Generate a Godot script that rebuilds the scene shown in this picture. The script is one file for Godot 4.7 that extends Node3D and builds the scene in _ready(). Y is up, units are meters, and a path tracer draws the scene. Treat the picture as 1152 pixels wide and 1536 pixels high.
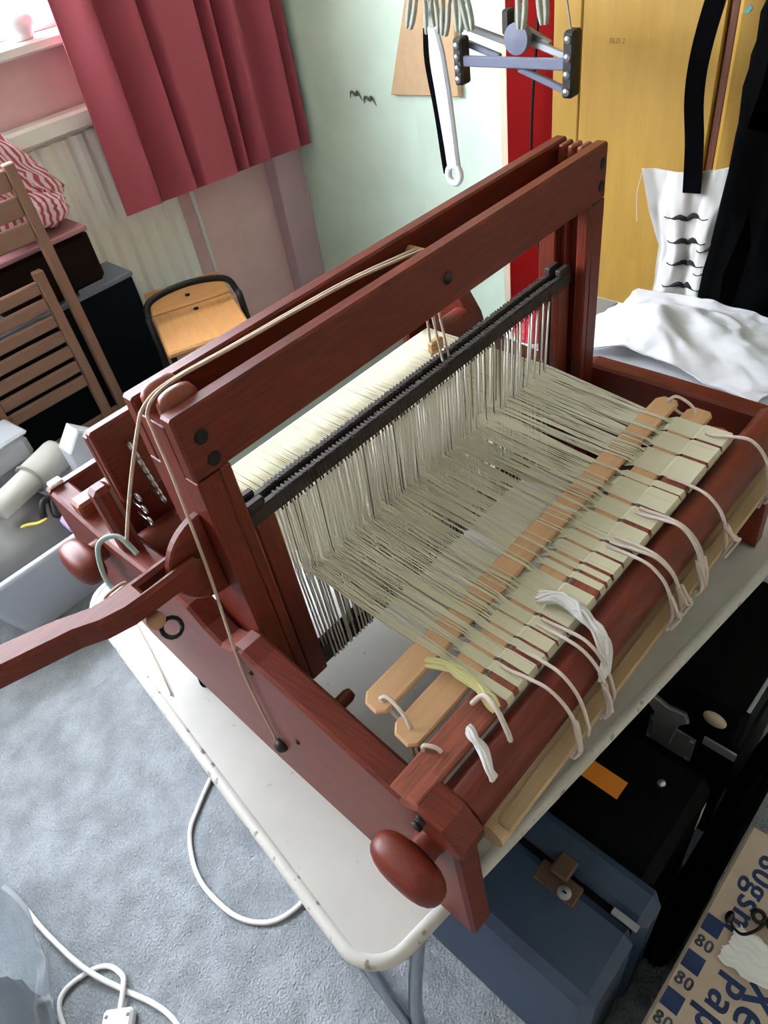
extends Node3D

# ------------------------------------------------------------------ helpers
var M := {}
var used := {}

func nst() -> SurfaceTool:
	var s := SurfaceTool.new()
	s.begin(Mesh.PRIMITIVE_TRIANGLES)
	s.set_smooth_group(-1)
	return s

func commit(called: String, st: SurfaceTool, m: Material, parent: Node = null) -> MeshInstance3D:
	st.generate_normals()
	var o := MeshInstance3D.new()
	o.mesh = st.commit()
	o.material_override = m
	return put(called, o, parent)

func put(called: String, o: Node3D, parent: Node = null):
	if parent == null:
		o.name = numbered(called)
		add_child(o)
	else:
		o.name = called
		parent.add_child(o, true)
	return o

func numbered(called: String) -> String:
	if not used.has(called):
		used[called] = 0
		return called
	used[called] += 1
	return "%s_%03d" % [called, used[called]]

func thing(called: String, label: String, category: String, at := Vector3.ZERO, turn := 0.0, group := "") -> Node3D:
	var o := Node3D.new()
	put(called, o)
	o.position = at
	o.rotation.y = turn
	return tag(o, label, category, group)

func tag(o, label: String, category: String, group := ""):
	o.set_meta("label", label)
	o.set_meta("category", category)
	if group != "":
		o.set_meta("group", group)
	return o

func struct(called: String, st: SurfaceTool, m: Material, label: String):
	var o = commit(called, st, m)
	o.set_meta("kind", "structure")
	o.set_meta("label", label)
	return o

func stuff(o):
	o.set_meta("kind", "stuff")
	return o

func vtx(st: SurfaceTool, p: Vector3, uv: Vector2):
	st.set_uv(uv)
	st.add_vertex(p)

# triangle whose front looks away from `inside`
func tri_out(st: SurfaceTool, a: Vector3, b: Vector3, c: Vector3, inside: Vector3, ua := Vector2.ZERO, ub := Vector2.ZERO, uc := Vector2.ZERO):
	var n := (b - a).cross(c - a)
	if n.dot((a + b + c) / 3.0 - inside) > 0.0:
		vtx(st, a, ua); vtx(st, c, uc); vtx(st, b, ub)
	else:
		vtx(st, a, ua); vtx(st, b, ub); vtx(st, c, uc)

func quad_out(st, a, b, c, d, inside, ua := Vector2.ZERO, ub := Vector2.ZERO, uc := Vector2.ZERO, ud := Vector2.ZERO):
	tri_out(st, a, b, c, inside, ua, ub, uc)
	tri_out(st, a, c, d, inside, ua, uc, ud)

# bevelled box between two corners, placed by xf
func box(st: SurfaceTool, mn: Vector3, mx: Vector3, bev := 0.002, xf := Transform3D.IDENTITY):
	var sz := mx - mn
	var ce := (mn + mx) * 0.5
	bev = minf(bev, minf(sz.x, minf(sz.y, sz.z)) * 0.45)
	var h := sz * 0.5
	var lo := 0
	if sz.y > sz[lo]: lo = 1
	if sz.z > sz[lo]: lo = 2
	var o1 := (lo + 1) % 3
	var o2 := (lo + 2) % 3
	var off := fposmod(ce.x * 7.31 + ce.y * 3.77 + ce.z * 5.13, 1.0)
	var P := func(sx: int, sy: int, sz_: int, ax: int) -> Vector3:
		var q := Vector3(sx * (h.x - bev), sy * (h.y - bev), sz_ * (h.z - bev))
		q[ax] = [sx, sy, sz_][ax] * h[ax]
		return q
	var U := func(q: Vector3) -> Vector2:
		return Vector2(q[lo] + off, q[o1] + q[o2] + off * 0.7)
	var inside := xf * ce
	var emit4 := func(a: Vector3, b: Vector3, c: Vector3, d: Vector3):
		quad_out(st, xf * (ce + a), xf * (ce + b), xf * (ce + c), xf * (ce + d), inside, U.call(a), U.call(b), U.call(c), U.call(d))
	for s in [-1, 1]:
		emit4.call(P.call(s, -1, -1, 0), P.call(s, 1, -1, 0), P.call(s, 1, 1, 0), P.call(s, -1, 1, 0))
		emit4.call(P.call(-1, s, -1, 1), P.call(1, s, -1, 1), P.call(1, s, 1, 1), P.call(-1, s, 1, 1))
		emit4.call(P.call(-1, -1, s, 2), P.call(1, -1, s, 2), P.call(1, 1, s, 2), P.call(-1, 1, s, 2))
		for t in [-1, 1]:
			emit4.call(P.call(-1, s, t, 1), P.call(1, s, t, 1), P.call(1, s, t, 2), P.call(-1, s, t, 2))
			emit4.call(P.call(s, -1, t, 0), P.call(s, 1, t, 0), P.call(s, 1, t, 2), P.call(s, -1, t, 2))
			emit4.call(P.call(s, t, -1, 0), P.call(s, t, 1, 0), P.call(s, t, 1, 1), P.call(s, t, -1, 1))
			for r in [-1, 1]:
				var a: Vector3 = P.call(s, t, r, 0)
				var b: Vector3 = P.call(s, t, r, 1)
				var c: Vector3 = P.call(s, t, r, 2)
				tri_out(st, xf * (ce + a), xf * (ce + b), xf * (ce + c), inside, U.call(a), U.call(b), U.call(c))

func bx(called, mn, mx, m, parent = null, bev := 0.002, xf := Transform3D.IDENTITY):
	var st := nst()
	box(st, mn, mx, bev, xf)
	return commit(called, st, m, parent)

# a straight bar of rectangular section from a to b
func bar(st: SurfaceTool, a: Vector3, b: Vector3, w: float, t: float, up := Vector3.UP, bev := 0.001):
	var d := (b - a).normalized()
	var s := d.cross(up)
	if s.length() < 0.01: s = d.cross(Vector3.RIGHT)
	s = s.normalized()
	var u := s.cross(d).normalized()
	var xf := Transform3D(Basis(s, u, -d), a)
	box(st, Vector3(-w / 2, -t / 2, -(b - a).length()), Vector3(w / 2, t / 2, 0), bev, xf)

# a polygon (u, v) extruded from lo to hi along n
func prism(st: SurfaceTool, poly: PackedVector2Array, lo: float, hi: float, o := Vector3.ZERO, u := Vector3.RIGHT, v := Vector3.UP, n := Vector3.BACK, bev := 0.002, flip_uv := false):
	var area := 0.0
	var k := poly.size()
	for i in k: area += poly[i].cross(poly[(i + 1) % k])
	if area < 0:
		poly.reverse()
	var ins := PackedVector2Array()
	for i in k:
		var a := (poly[i] - poly[(i + k - 1) % k]).normalized()
		var b := (poly[(i + 1) % k] - poly[i]).normalized()
		var na := Vector2(-a.y, a.x)
		var nb := Vector2(-b.y, b.x)
		var mm := (na + nb).normalized()
		ins.append(poly[i] + mm * minf(bev / maxf(mm.dot(na), 0.4), bev * 2.0))
	var P := func(q: Vector2, h: float) -> Vector3:
		return o + u * q.x + v * q.y + n * h
	var T := func(q: Vector2, h: float) -> Vector2:
		return Vector2(q.y, q.x + h) if flip_uv else Vector2(q.x, q.y + h)
	var tris := Geometry2D.triangulate_polygon(ins)
	for h in [lo, hi]:
		var away := n * (1.0 if h == lo else -1.0)
		for i in range(0, tris.size(), 3):
			var a: Vector2 = ins[tris[i]]
			var b: Vector2 = ins[tris[i + 1]]
			var c: Vector2 = ins[tris[i + 2]]
			tri_out(st, P.call(a, h), P.call(b, h), P.call(c, h), P.call((a + b + c) / 3.0, h) + away, T.call(a, 0), T.call(b, 0), T.call(c, 0))
	var b2 := minf(bev, (hi - lo) * 0.4)
	for i in k:
		var j := (i + 1) % k
		var e := (poly[j] - poly[i]).normalized()
		var mid := (poly[i] + poly[j]) * 0.5 + Vector2(-e.y, e.x) * 0.5
		var ins3: Vector3 = P.call(mid, (lo + hi) * 0.5)
		quad_out(st, P.call(poly[i], lo + b2), P.call(poly[j], lo + b2), P.call(poly[j], hi - b2), P.call(poly[i], hi - b2), ins3, T.call(poly[i], 0), T.call(poly[j], 0), T.call(poly[j], hi - lo), T.call(poly[i], hi - lo))
		quad_out(st, P.call(poly[i], lo + b2), P.call(poly[j], lo + b2), P.call(ins[j], lo), P.call(ins[i], lo), ins3, T.call(poly[i], 0), T.call(poly[j], 0), T.call(ins[j], 0), T.call(ins[i], 0))
		quad_out(st, P.call(poly[i], hi - b2), P.call(poly[j], hi - b2), P.call(ins[j], hi), P.call(ins[i], hi), ins3, T.call(poly[i], 0), T.call(poly[j], 0), T.call(ins[j], 0), T.call(ins[i], 0))

func curve(pts: Array, sub := 6) -> Array:
	var out := []
	var n := pts.size()
	for i in n - 1:
		var p0: Vector3 = pts[maxi(i - 1, 0)]
		var p1: Vector3 = pts[i]
		var p2: Vector3 = pts[i + 1]
		var p3: Vector3 = pts[mini(i + 2, n - 1)]
		for s in sub:
			var t := float(s) / sub
			out.append(0.5 * ((2.0 * p1) + (p2 - p0) * t + (2.0 * p0 - 5.0 * p1 + 4.0 * p2 - p3) * t * t + (3.0 * p1 - p0 - 3.0 * p2 + p3) * t * t * t))
	out.append(pts[n - 1])
	return out

func tube(st: SurfaceTool, pts: Array, r, sides := 6, closed := false, squash := 1.0):
	var n := pts.size()
	var rings := []
	var nrm := Vector3.ZERO
	for i in n:
		var p: Vector3 = pts[i]
		var d: Vector3
		if closed:
			d = (pts[(i + 1) % n] - pts[(i + n - 1) % n]).normalized()
		else:
			d = (pts[mini(i + 1, n - 1)] - pts[maxi(i - 1, 0)]).normalized()
		if nrm == Vector3.ZERO:
			nrm = d.cross(Vector3.UP)
			if nrm.length() < 0.05: nrm = d.cross(Vector3.RIGHT)
		nrm = (nrm - d * nrm.dot(d)).normalized()
		var bn := d.cross(nrm)
		var rr: float = r[i] if r is Array else r
		var ring := []
		for k in sides:
			var a := TAU * k / sides
			ring.append(p + (nrm * cos(a) + bn * sin(a) * squash) * rr)
		rings.append(ring)
	if sides > 4: st.set_smooth_group(0)
	var len := 0.0
	for i in (n if closed else n - 1):
		var j := (i + 1) % n
		var dl: float = (pts[j] - pts[i]).length()
		var mid: Vector3 = (pts[i] + pts[j]) * 0.5
		for k in sides:
			var k2 := (k + 1) % sides
			quad_out(st, rings[i][k], rings[i][k2], rings[j][k2], rings[j][k], mid, Vector2(len, k * 0.02), Vector2(len, k * 0.02 + 0.02), Vector2(len + dl, k * 0.02 + 0.02), Vector2(len + dl, k * 0.02))
		len += dl
	st.set_smooth_group(-1)
	if not closed and sides > 3:
		for e in [0, n - 1]:
			var ins: Vector3 = pts[1] if e == 0 else pts[n - 2]
			for k in sides:
				tri_out(st, pts[e], rings[e][k], rings[e][(k + 1) % sides], ins)

# profile of (radius, height) turned about xf's y axis
func lathe(st: SurfaceTool, prof: Array, seg := 20, xf := Transform3D.IDENTITY, smooth := true, sx := 1.0, sz := 1.0):
	if smooth: st.set_smooth_group(0)
	var n := prof.size()
	for i in n - 1:
		var a: Vector2 = prof[i]
		var b: Vector2 = prof[i + 1]
		for k in seg:
			var t0 := TAU * k / seg
			var t1 := TAU * (k + 1) / seg
			var p := func(q: Vector2, t: float) -> Vector3: return xf * Vector3(q.x * cos(t) * sx, q.y, q.x * sin(t) * sz)
			var pa: Vector3 = p.call(a, t0)
			var pb: Vector3 = p.call(a, t1)
			var pc: Vector3 = p.call(b, t1)
			var pd: Vector3 = p.call(b, t0)
			# outside is to the right of the way the profile runs upwards
			var dr := b - a
			var outw := Vector2(dr.y, -dr.x)
			var tm := (t0 + t1) / 2
			var oc := xf.basis * Vector3(outw.x * cos(tm), outw.y, outw.x * sin(tm))
			var ce := (pa + pb + pc + pd) / 4.0
			var ins := ce - oc
			var ua := Vector2(a.y, t0 * 0.05)
			var ub := Vector2(a.y, t1 * 0.05)
			var uc := Vector2(b.y, t1 * 0.05)
			var ud := Vector2(b.y, t0 * 0.05)
			if a.x > 1e-5: tri_out(st, pa, pb, pc, ins, ua, ub, uc)
			if b.x > 1e-5: tri_out(st, pa, pc, pd, ins, ua, uc, ud)
	st.set_smooth_group(-1)

# a sheet with thickness: f(u, v) gives its middle
func sheet(st: SurfaceTool, nu: int, nv: int, f: Callable, thick := 0.002, us := 1.0, vs := 1.0):
	var P := []
	for i in nu + 1:
		var row := []
		for j in nv + 1:
			row.append(f.call(float(i) / nu, float(j) / nv))
		P.append(row)
	var N := []
	for i in nu + 1:
		var row := []
		for j in nv + 1:
			var du: Vector3 = P[mini(i + 1, nu)][j] - P[maxi(i - 1, 0)][j]
			var dv: Vector3 = P[i][mini(j + 1, nv)] - P[i][maxi(j - 1, 0)]
			row.append(du.cross(dv).normalized() * thick * 0.5)
		N.append(row)
	st.set_smooth_group(0)
	for s in [1.0, -1.0]:
		for i in nu:
			for j in nv:
				var a: Vector3 = P[i][j] + N[i][j] * s
				var b: Vector3 = P[i + 1][j] + N[i + 1][j] * s
				var c: Vector3 = P[i + 1][j + 1] + N[i + 1][j + 1] * s
				var d: Vector3 = P[i][j + 1] + N[i][j + 1] * s
				var ins: Vector3 = (a + b + c + d) / 4.0 - N[i][j] * s * 100.0
				var ua := Vector2(us * i / nu, vs * j / nv)
				var ub := Vector2(us * (i + 1) / nu, vs * j / nv)
				var uc := Vector2(us * (i + 1) / nu, vs * (j + 1) / nv)
				var ud := Vector2(us * i / nu, vs * (j + 1) / nv)
				quad_out(st, a, b, c, d, ins, ua, ub, uc, ud)
	st.set_smooth_group(-1)
	var ce: Vector3 = P[nu / 2][nv / 2]
	for i in nu:
		for j in [0, nv]:
			quad_out(st, P[i][j] + N[i][j], P[i + 1][j] + N[i + 1][j], P[i + 1][j] - N[i + 1][j], P[i][j] - N[i][j], ce, Vector2(us * i / nu, vs * j / nv), Vector2(us * (i + 1) / nu, vs * j / nv), Vector2(us * (i + 1) / nu, vs * j / nv), Vector2(us * i / nu, vs * j / nv))
	for j in nv:
		for i in [0, nu]:
			quad_out(st, P[i][j] + N[i][j], P[i][j + 1] + N[i][j + 1], P[i][j + 1] - N[i][j + 1], P[i][j] - N[i][j], ce, Vector2(us * i / nu, vs * j / nv), Vector2(us * i / nu, vs * (j + 1) / nv), Vector2(us * i / nu, vs * (j + 1) / nv), Vector2(us * i / nu, vs * j / nv))

# a closed lumpy body: f(direction) gives the surface point
func blob(st: SurfaceTool, nu: int, nv: int, f: Callable, ce: Vector3, us := 1.0, vs := 1.0):
	st.set_smooth_group(0)
	for j in nv:
		for i in nu:
			var q := []
			var uv := []
			for o in [[0, 0], [1, 0], [1, 1], [0, 1]]:
				var a: float = TAU * ((i + o[0]) % nu) / nu
				var b: float = PI * (j + o[1]) / nv - PI / 2
				q.append(f.call(Vector3(cos(a) * cos(b), sin(b), sin(a) * cos(b))))
				uv.append(Vector2(us * (i + o[0]) / nu, vs * (j + o[1]) / nv))
			if j > 0: tri_out(st, q[0], q[1], q[2], ce, uv[0], uv[1], uv[2])
			if j < nv - 1: tri_out(st, q[0], q[2], q[3], ce, uv[0], uv[2], uv[3])
	st.set_smooth_group(-1)

func superell(d: Vector3, r: Vector3, e: float) -> Vector3:
	var k := pow(pow(absf(d.x), e) + pow(absf(d.y), e) + pow(absf(d.z), e), -1.0 / e)
	return Vector3(d.x * r.x, d.y * r.y, d.z * r.z) * k

func words(called: String, s: String, size: float, depth: float, m: Material, parent, xf: Transform3D, serif := false, bold := false):
	var t := TextMesh.new()
	var f := SystemFont.new()
	f.font_names = PackedStringArray(["Droid Serif" if serif else "Droid Sans"])
	if bold: f.font_weight = 700
	t.font = f
	t.text = s
	t.font_size = 64
	t.pixel_size = size / 64.0
	t.depth = depth
	var o := MeshInstance3D.new()
	o.mesh = t
	o.material_override = m
	o.transform = xf
	return put(called, o, parent)

# ------------------------------------------------------------------ materials
func img(w: int, h: int, f: Callable) -> Image:
	var im := Image.create(w, h, false, Image.FORMAT_RGB8)
	for y in h:
		for x in w:
			im.set_pixel(x, y, f.call(x, y))
	return im

func tex(im: Image) -> ImageTexture:
	im.generate_mipmaps()
	return ImageTexture.create_from_image(im)

func noise(seed_: int, freq: float, oct := 3) -> FastNoiseLite:
	var n := FastNoiseLite.new()
	n.seed = seed_
	n.noise_type = FastNoiseLite.TYPE_SIMPLEX_SMOOTH
	n.frequency = freq
	n.fractal_octaves = oct
	return n

func normal_tex(im: Image, strength: float) -> ImageTexture:
	var c := im.duplicate() as Image
	c.convert(Image.FORMAT_RGBA8)
	c.bump_map_to_normal_map(strength)
	return tex(c)

func mat(c: Color, rough := 0.6, metal := 0.0) -> StandardMaterial3D:
	var m := StandardMaterial3D.new()
	m.albedo_color = c
	m.roughness = rough
	m.metallic = metal
	return m

var grain_tex: ImageTexture
var soft_grain: ImageTexture
var cloth_tex: ImageTexture
var cloth_n: ImageTexture
var mottle_tex: ImageTexture

func wood(c: Color, rough := 0.45, coat := 0.0, scale := 2.0, soft := false) -> StandardMaterial3D:
	var m := mat(c, rough)
	m.albedo_texture = soft_grain if soft else grain_tex
	m.uv1_scale = Vector3(scale, scale * 2.5, 1)
	if coat > 0:
		m.clearcoat_enabled = true
		m.clearcoat = coat
		m.clearcoat_roughness = 0.42
	return m

func cloth(c: Color, scale := 20.0, tri := true) -> StandardMaterial3D:
	var m := mat(c, 0.95)
	m.normal_enabled = true
	m.normal_texture = cloth_n
	m.normal_scale = 0.35
	m.albedo_texture = cloth_tex
	if tri:
		m.uv1_triplanar = true
		m.uv1_scale = Vector3.ONE * scale
	return m

func mottled(c: Color, rough: float, scale: float) -> StandardMaterial3D:
	var m := mat(c, rough)
	m.albedo_texture = mottle_tex
	m.uv1_triplanar = true
	m.uv1_scale = Vector3.ONE * scale
	return m

func make_materials():
	var n1 := noise(3, 0.02, 4)
	var n2 := noise(8, 0.11, 3)
	grain_tex = tex(img(512, 512, func(x, y):
		var w: float = n1.get_noise_2d(x * 0.35, y * 2.2)
		var ring := 0.5 + 0.5 * sin((y * 0.10 + w * 9.0))
		var fib: float = n2.get_noise_2d(x * 0.12, y * 4.0)
		var v := clampf(0.80 + 0.13 * ring + 0.14 * fib + 0.10 * w, 0.45, 1.0)
		return Color(v, v * (0.97 + 0.03 * ring), v * (0.94 + 0.06 * ring))))
	soft_grain = tex(img(512, 512, func(x, y):
		var w: float = n1.get_noise_2d(x * 0.35, y * 1.1 + 400)
		var fib: float = n2.get_noise_2d(x * 0.08, y * 2.0)
		var v := clampf(0.955 + 0.03 * fib + 0.045 * w, 0.7, 1.0)
		return Color(v, v * 0.995, v * 0.985)))
	var n3 := noise(21, 0.25, 2)
	var ci := img(256, 256, func(x, y):
		var v: float = 0.9 + 0.06 * sin(x * TAU / 8.0) * sin(y * TAU / 8.0) + 0.06 * n3.get_noise_2d(x, y)
		return Color(v, v, v))
	cloth_tex = tex(ci)
	cloth_n = normal_tex(ci, 3.0)
	var n4 := noise(5, 0.012, 5)
	mottle_tex = tex(img(512, 512, func(x, y):
		var v: float = clampf(0.97 + 0.035 * n4.get_noise_2d(x, y), 0.7, 1.0)
		return Color(v, v, v)))
	# carpet: a short pile trodden into patches
	var n5 := noise(11, 0.018, 4)
	var n6 := noise(12, 0.35, 2)
	var hi := img(512, 512, func(x, y):
		var v: float = clampf(0.5 + 0.45 * n5.get_noise_2d(x, y) + 0.22 * n6.get_noise_2d(x, y), 0, 1)
		return Color(v, v, v))
	var carpet := mat(Color(0.585, 0.605, 0.62), 1.0)
	carpet.albedo_texture = tex(img(512, 512, func(x, y):
		var v: float = clampf(0.88 + 0.13 * n5.get_noise_2d(x + 300, y) + 0.12 * n6.get_noise_2d(x, y), 0.6, 1)
		return Color(v, v, v)))
	carpet.normal_enabled = true
	carpet.normal_texture = normal_tex(hi, 5.0)
	carpet.normal_scale = 1.0
	carpet.uv1_triplanar = true
	carpet.uv1_world_triplanar = true
	carpet.uv1_scale = Vector3.ONE * 1.1
	M.carpet = carpet
	M.wall_pink = mottled(Color(0.93, 0.79, 0.79), 0.95, 1.0)
	M.wall_mauve = mottled(Color(0.80, 0.69, 0.72), 0.95, 1.0)
	M.wall_green = mottled(Color(0.855, 0.935, 0.86), 0.85, 0.8)
	M.wall_cream = mat(Color(0.66, 0.64, 0.61), 0.95)
	M.wall_tan = mat(Color(0.78, 0.73, 0.67), 0.95)
	M.ceiling = mat(Color(0.90, 0.90, 0.89), 0.95)
	M.white_gloss = mat(Color(0.88, 0.87, 0.85), 0.35)
	M.radiator = mat(Color(0.89, 0.90, 0.87), 0.45)
	M.loom = wood(Color(0.43, 0.145, 0.07), 0.45)
	M.loom.metallic_specular = 0.42
	M.loom_light = wood(Color(0.56, 0.27, 0.18), 0.5)
	M.loom_light.metallic_specular = 0.5
	M.stick = wood(Color(0.78, 0.61, 0.45), 0.6, 0.0, 2.0, true)
	M.dowel = wood(Color(0.78, 0.62, 0.42), 0.6)
	M.pale = wood(Color(0.72, 0.61, 0.46), 0.6, 0.0, 2.0, true)
	M.iron = mat(Color(0.12, 0.11, 0.10), 0.5, 0.6)
	M.heddle_bar = mottled(Color(0.13, 0.09, 0.075), 0.7, 12.0)
	M.steel = mat(Color(0.72, 0.73, 0.74), 0.28, 1.0)
	M.dull_steel = mat(Color(0.56, 0.57, 0.58), 0.42, 0.55)
	M.string = cloth(Color(0.89, 0.87, 0.82), 60.0)
	M.loop = mat(Color(0.20, 0.15, 0.125), 0.7)
	M.string_brown = cloth(Color(0.34, 0.29, 0.23), 60.0)
	M.warp = cloth(Color(0.86, 0.835, 0.72), 60.0)
	M.cord = cloth(Color(0.78, 0.69, 0.62), 60.0)
	M.white_cord = cloth(Color(0.85, 0.79, 0.74), 60.0)
	M.yellow_yarn = cloth(Color(0.86, 0.83, 0.60), 60.0)
	M.white_yarn = cloth(Color(0.87, 0.85, 0.84), 60.0)
	M.teal_paper = cloth(Color(0.52, 0.60, 0.60), 25.0)
	M.teal_cord = cloth(Color(0.60, 0.68, 0.66), 60.0)
	# enamel table top: off-white with faint stains
	var n7 := noise(31, 0.01, 4)
	var n8 := noise(32, 0.05, 2)
	var tt := mat(Color(0.69, 0.685, 0.67), 0.38)
	tt.albedo_texture = tex(img(512, 512, func(x, y):
		var v: float = 0.97 + 0.04 * n7.get_noise_2d(x, y)
		var s: float = n8.get_noise_2d(x, y)
		if s > 0.70: v -= (s - 0.70) * 1.2
		return Color(v, v * 0.99, v * 0.97)))
	tt.uv1_triplanar = true
	tt.uv1_scale = Vector3.ONE * 1.6
	M.table = tt
	var n9 := noise(41, 0.05, 3)
	var rim := mat(Color(0.72, 0.71, 0.69), 0.45)
	rim.albedo_texture = tex(img(512, 256, func(x, y):
		var s: float = n9.get_noise_2d(x * 0.7, y * 1.2)
		if s > 0.56: return Color(0.33, 0.27, 0.23)
		if s > 0.50: return Color(0.68, 0.62, 0.56)
		return Color(0.97, 0.97, 0.96)))
	rim.uv1_triplanar = true
	rim.uv1_scale = Vector3.ONE * 2.4
	M.table_rim = rim
	M.chrome = mat(Color(0.62, 0.64, 0.67), 0.3, 1.0)
	M.curtain = cloth(Color(0.73, 0.345, 0.405), 14.0)
	M.curtain.rim_enabled = true
	M.curtain.rim = 0.25
	M.red = mottled(Color(0.46, 0.03, 0.028), 0.7, 1.0)
	M.red.metallic_specular = 0.2
	M.pine = wood(Color(0.67, 0.52, 0.21), 0.5, 0.0, 0.9, true)
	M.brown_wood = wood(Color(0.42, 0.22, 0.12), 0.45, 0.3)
	M.architrave = mat(Color(0.86, 0.78, 0.68), 0.5)
	M.chair = wood(Color(0.58, 0.44, 0.36), 0.55, 0.1, 2.0, true)
	M.stool = wood(Color(0.83, 0.60, 0.36), 0.45, 0.2, 2.0, true)
	M.black = mat(Color(0.035, 0.035, 0.04), 0.5)
	M.black_cloth = cloth(Color(0.02, 0.02, 0.028), 30.0)
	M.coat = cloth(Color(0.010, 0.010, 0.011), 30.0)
	M.navy = mottled(Color(0.07, 0.10, 0.12), 0.6, 3.0)
	M.navy_top = mat(Color(0.42, 0.46, 0.52), 0.4)
	M.dark_brown = mottled(Color(0.13, 0.10, 0.095), 0.7, 3.0)
	M.plastic = mat(Color(0.80, 0.82, 0.85), 0.3)
	M.clear = mat(Color(0.70, 0.76, 0.80, 0.30), 0.15)
	M.clear.transparency = BaseMaterial3D.TRANSPARENCY_ALPHA
	M.tub = mat(Color(0.80, 0.82, 0.86, 0.80), 0.35)
	M.tub.transparency = BaseMaterial3D.TRANSPARENCY_ALPHA
	M.glass = mat(Color(0.95, 0.97, 0.98, 0.08), 0.02)
	M.glass.transparency = BaseMaterial3D.TRANSPARENCY_ALPHA
	M.white_cloth = cloth(Color(0.88, 0.88, 0.89), 18.0)
	M.canvas = cloth(Color(0.83, 0.82, 0.80), 16.0)
	M.print_black = mat(Color(0.07, 0.07, 0.075), 0.9)
	M.paper_bag = mottled(Color(0.80, 0.67, 0.52), 0.85, 4.0)
	M.grey_plastic = mat(Color(0.36, 0.38, 0.45), 0.4)
	M.peg = mat(Color(0.60, 0.62, 0.58, 0.85), 0.3)
	M.peg.transparency = BaseMaterial3D.TRANSPARENCY_ALPHA
	M.blue_case = mottled(Color(0.15, 0.225, 0.32), 0.5, 5.0)
	M.black_case = mottled(Color(0.04, 0.045, 0.055), 0.42, 5.0)
	M.rust = mottled(Color(0.36, 0.27, 0.22), 0.6, 30.0)
	M.rust.metallic = 0.5
	M.orange = mat(Color(0.88, 0.52, 0.10), 0.6)
	M.sticker = mat(Color(0.80, 0.74, 0.62), 0.7)
	M.box_card = mottled(Color(0.74, 0.67, 0.60), 0.85, 3.0)
	M.ink = mat(Color(0.10, 0.18, 0.36), 0.8)
	M.ink_grey = mat(Color(0.22, 0.24, 0.32), 0.8)
	M.white_paper = mat(Color(0.86, 0.87, 0.87), 0.6)
	M.cable = mat(Color(0.86, 0.85, 0.84), 0.45)
	M.crimson = mat(Color(0.72, 0.09, 0.20), 0.35)
	M.ceramic = mat(Color(0.90, 0.90, 0.91), 0.2)
	M.purple = mat(Color(0.70, 0.61, 0.76), 0.6)
	M.yellow = mat(Color(0.80, 0.74, 0.30), 0.6)
	M.bag_dark = mottled(Color(0.06, 0.065, 0.09), 0.6, 6.0)
	M.rubber = mat(Color(0.04, 0.04, 0.04), 0.8)
	for k in ["black_cloth", "coat", "black_case", "navy", "rubber", "bag_dark", "dark_brown"]:
		M[k].metallic_specular = 0.12
	M.bird = mat(Color(0.36, 0.40, 0.36), 0.7)
	# pink and white ticking
	var sm := mat(Color(1, 1, 1), 0.95)
	sm.albedo_texture = tex(img(256, 16, func(x, _y):
		var t: float = fposmod(x / 16.0, 1.0)
		return Color(0.70, 0.32, 0.40) if t < 0.42 else Color(0.90, 0.79, 0.80)))
	M.stripes = sm

# ------------------------------------------------------------------ scene
func _ready():
	# camera
	var cam := Camera3D.new()
	cam.name = "camera"
	cam.position = Vector3(-0.1993, 1.4992, 0.4962)
	cam.rotation = Vector3(-0.75821, -0.69051, -0.19300)
	cam.fov = 71.23
	cam.near = 0.02
	add_child(cam)
	cam.current = true
	# overcast sky, seen and entering through the window
	var we := WorldEnvironment.new()
	we.name = "environment"
	var env := Environment.new()
	env.background_mode = Environment.BG_SKY
	var sky := Sky.new()
	var sm := ProceduralSkyMaterial.new()
	sm.sky_top_color = Color(0.91, 0.945, 1.0)
	sm.sky_horizon_color = Color(0.97, 0.98, 1.0)
	sm.ground_horizon_color = Color(0.80, 0.82, 0.82)
	sm.ground_bottom_color = Color(0.55, 0.57, 0.55)
	sm.sun_angle_max = 0.0
	sm.energy_multiplier = 9.0
	sky.sky_material = sm
	env.sky = sky
	env.tonemap_mode = Environment.TONE_MAPPER_LINEAR
	env.tonemap_exposure = 5.2
	env.sdfgi_enabled = true
	env.ssao_enabled = true
	env.ssil_enabled = true
	we.environment = env
	add_child(we)
	make_materials()
	build_room()
	build_table()
	build_loom()
	build_window_corner()
	build_wardrobe_corner()
	build_airer()
	build_cases()
	build_floor_things()

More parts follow.
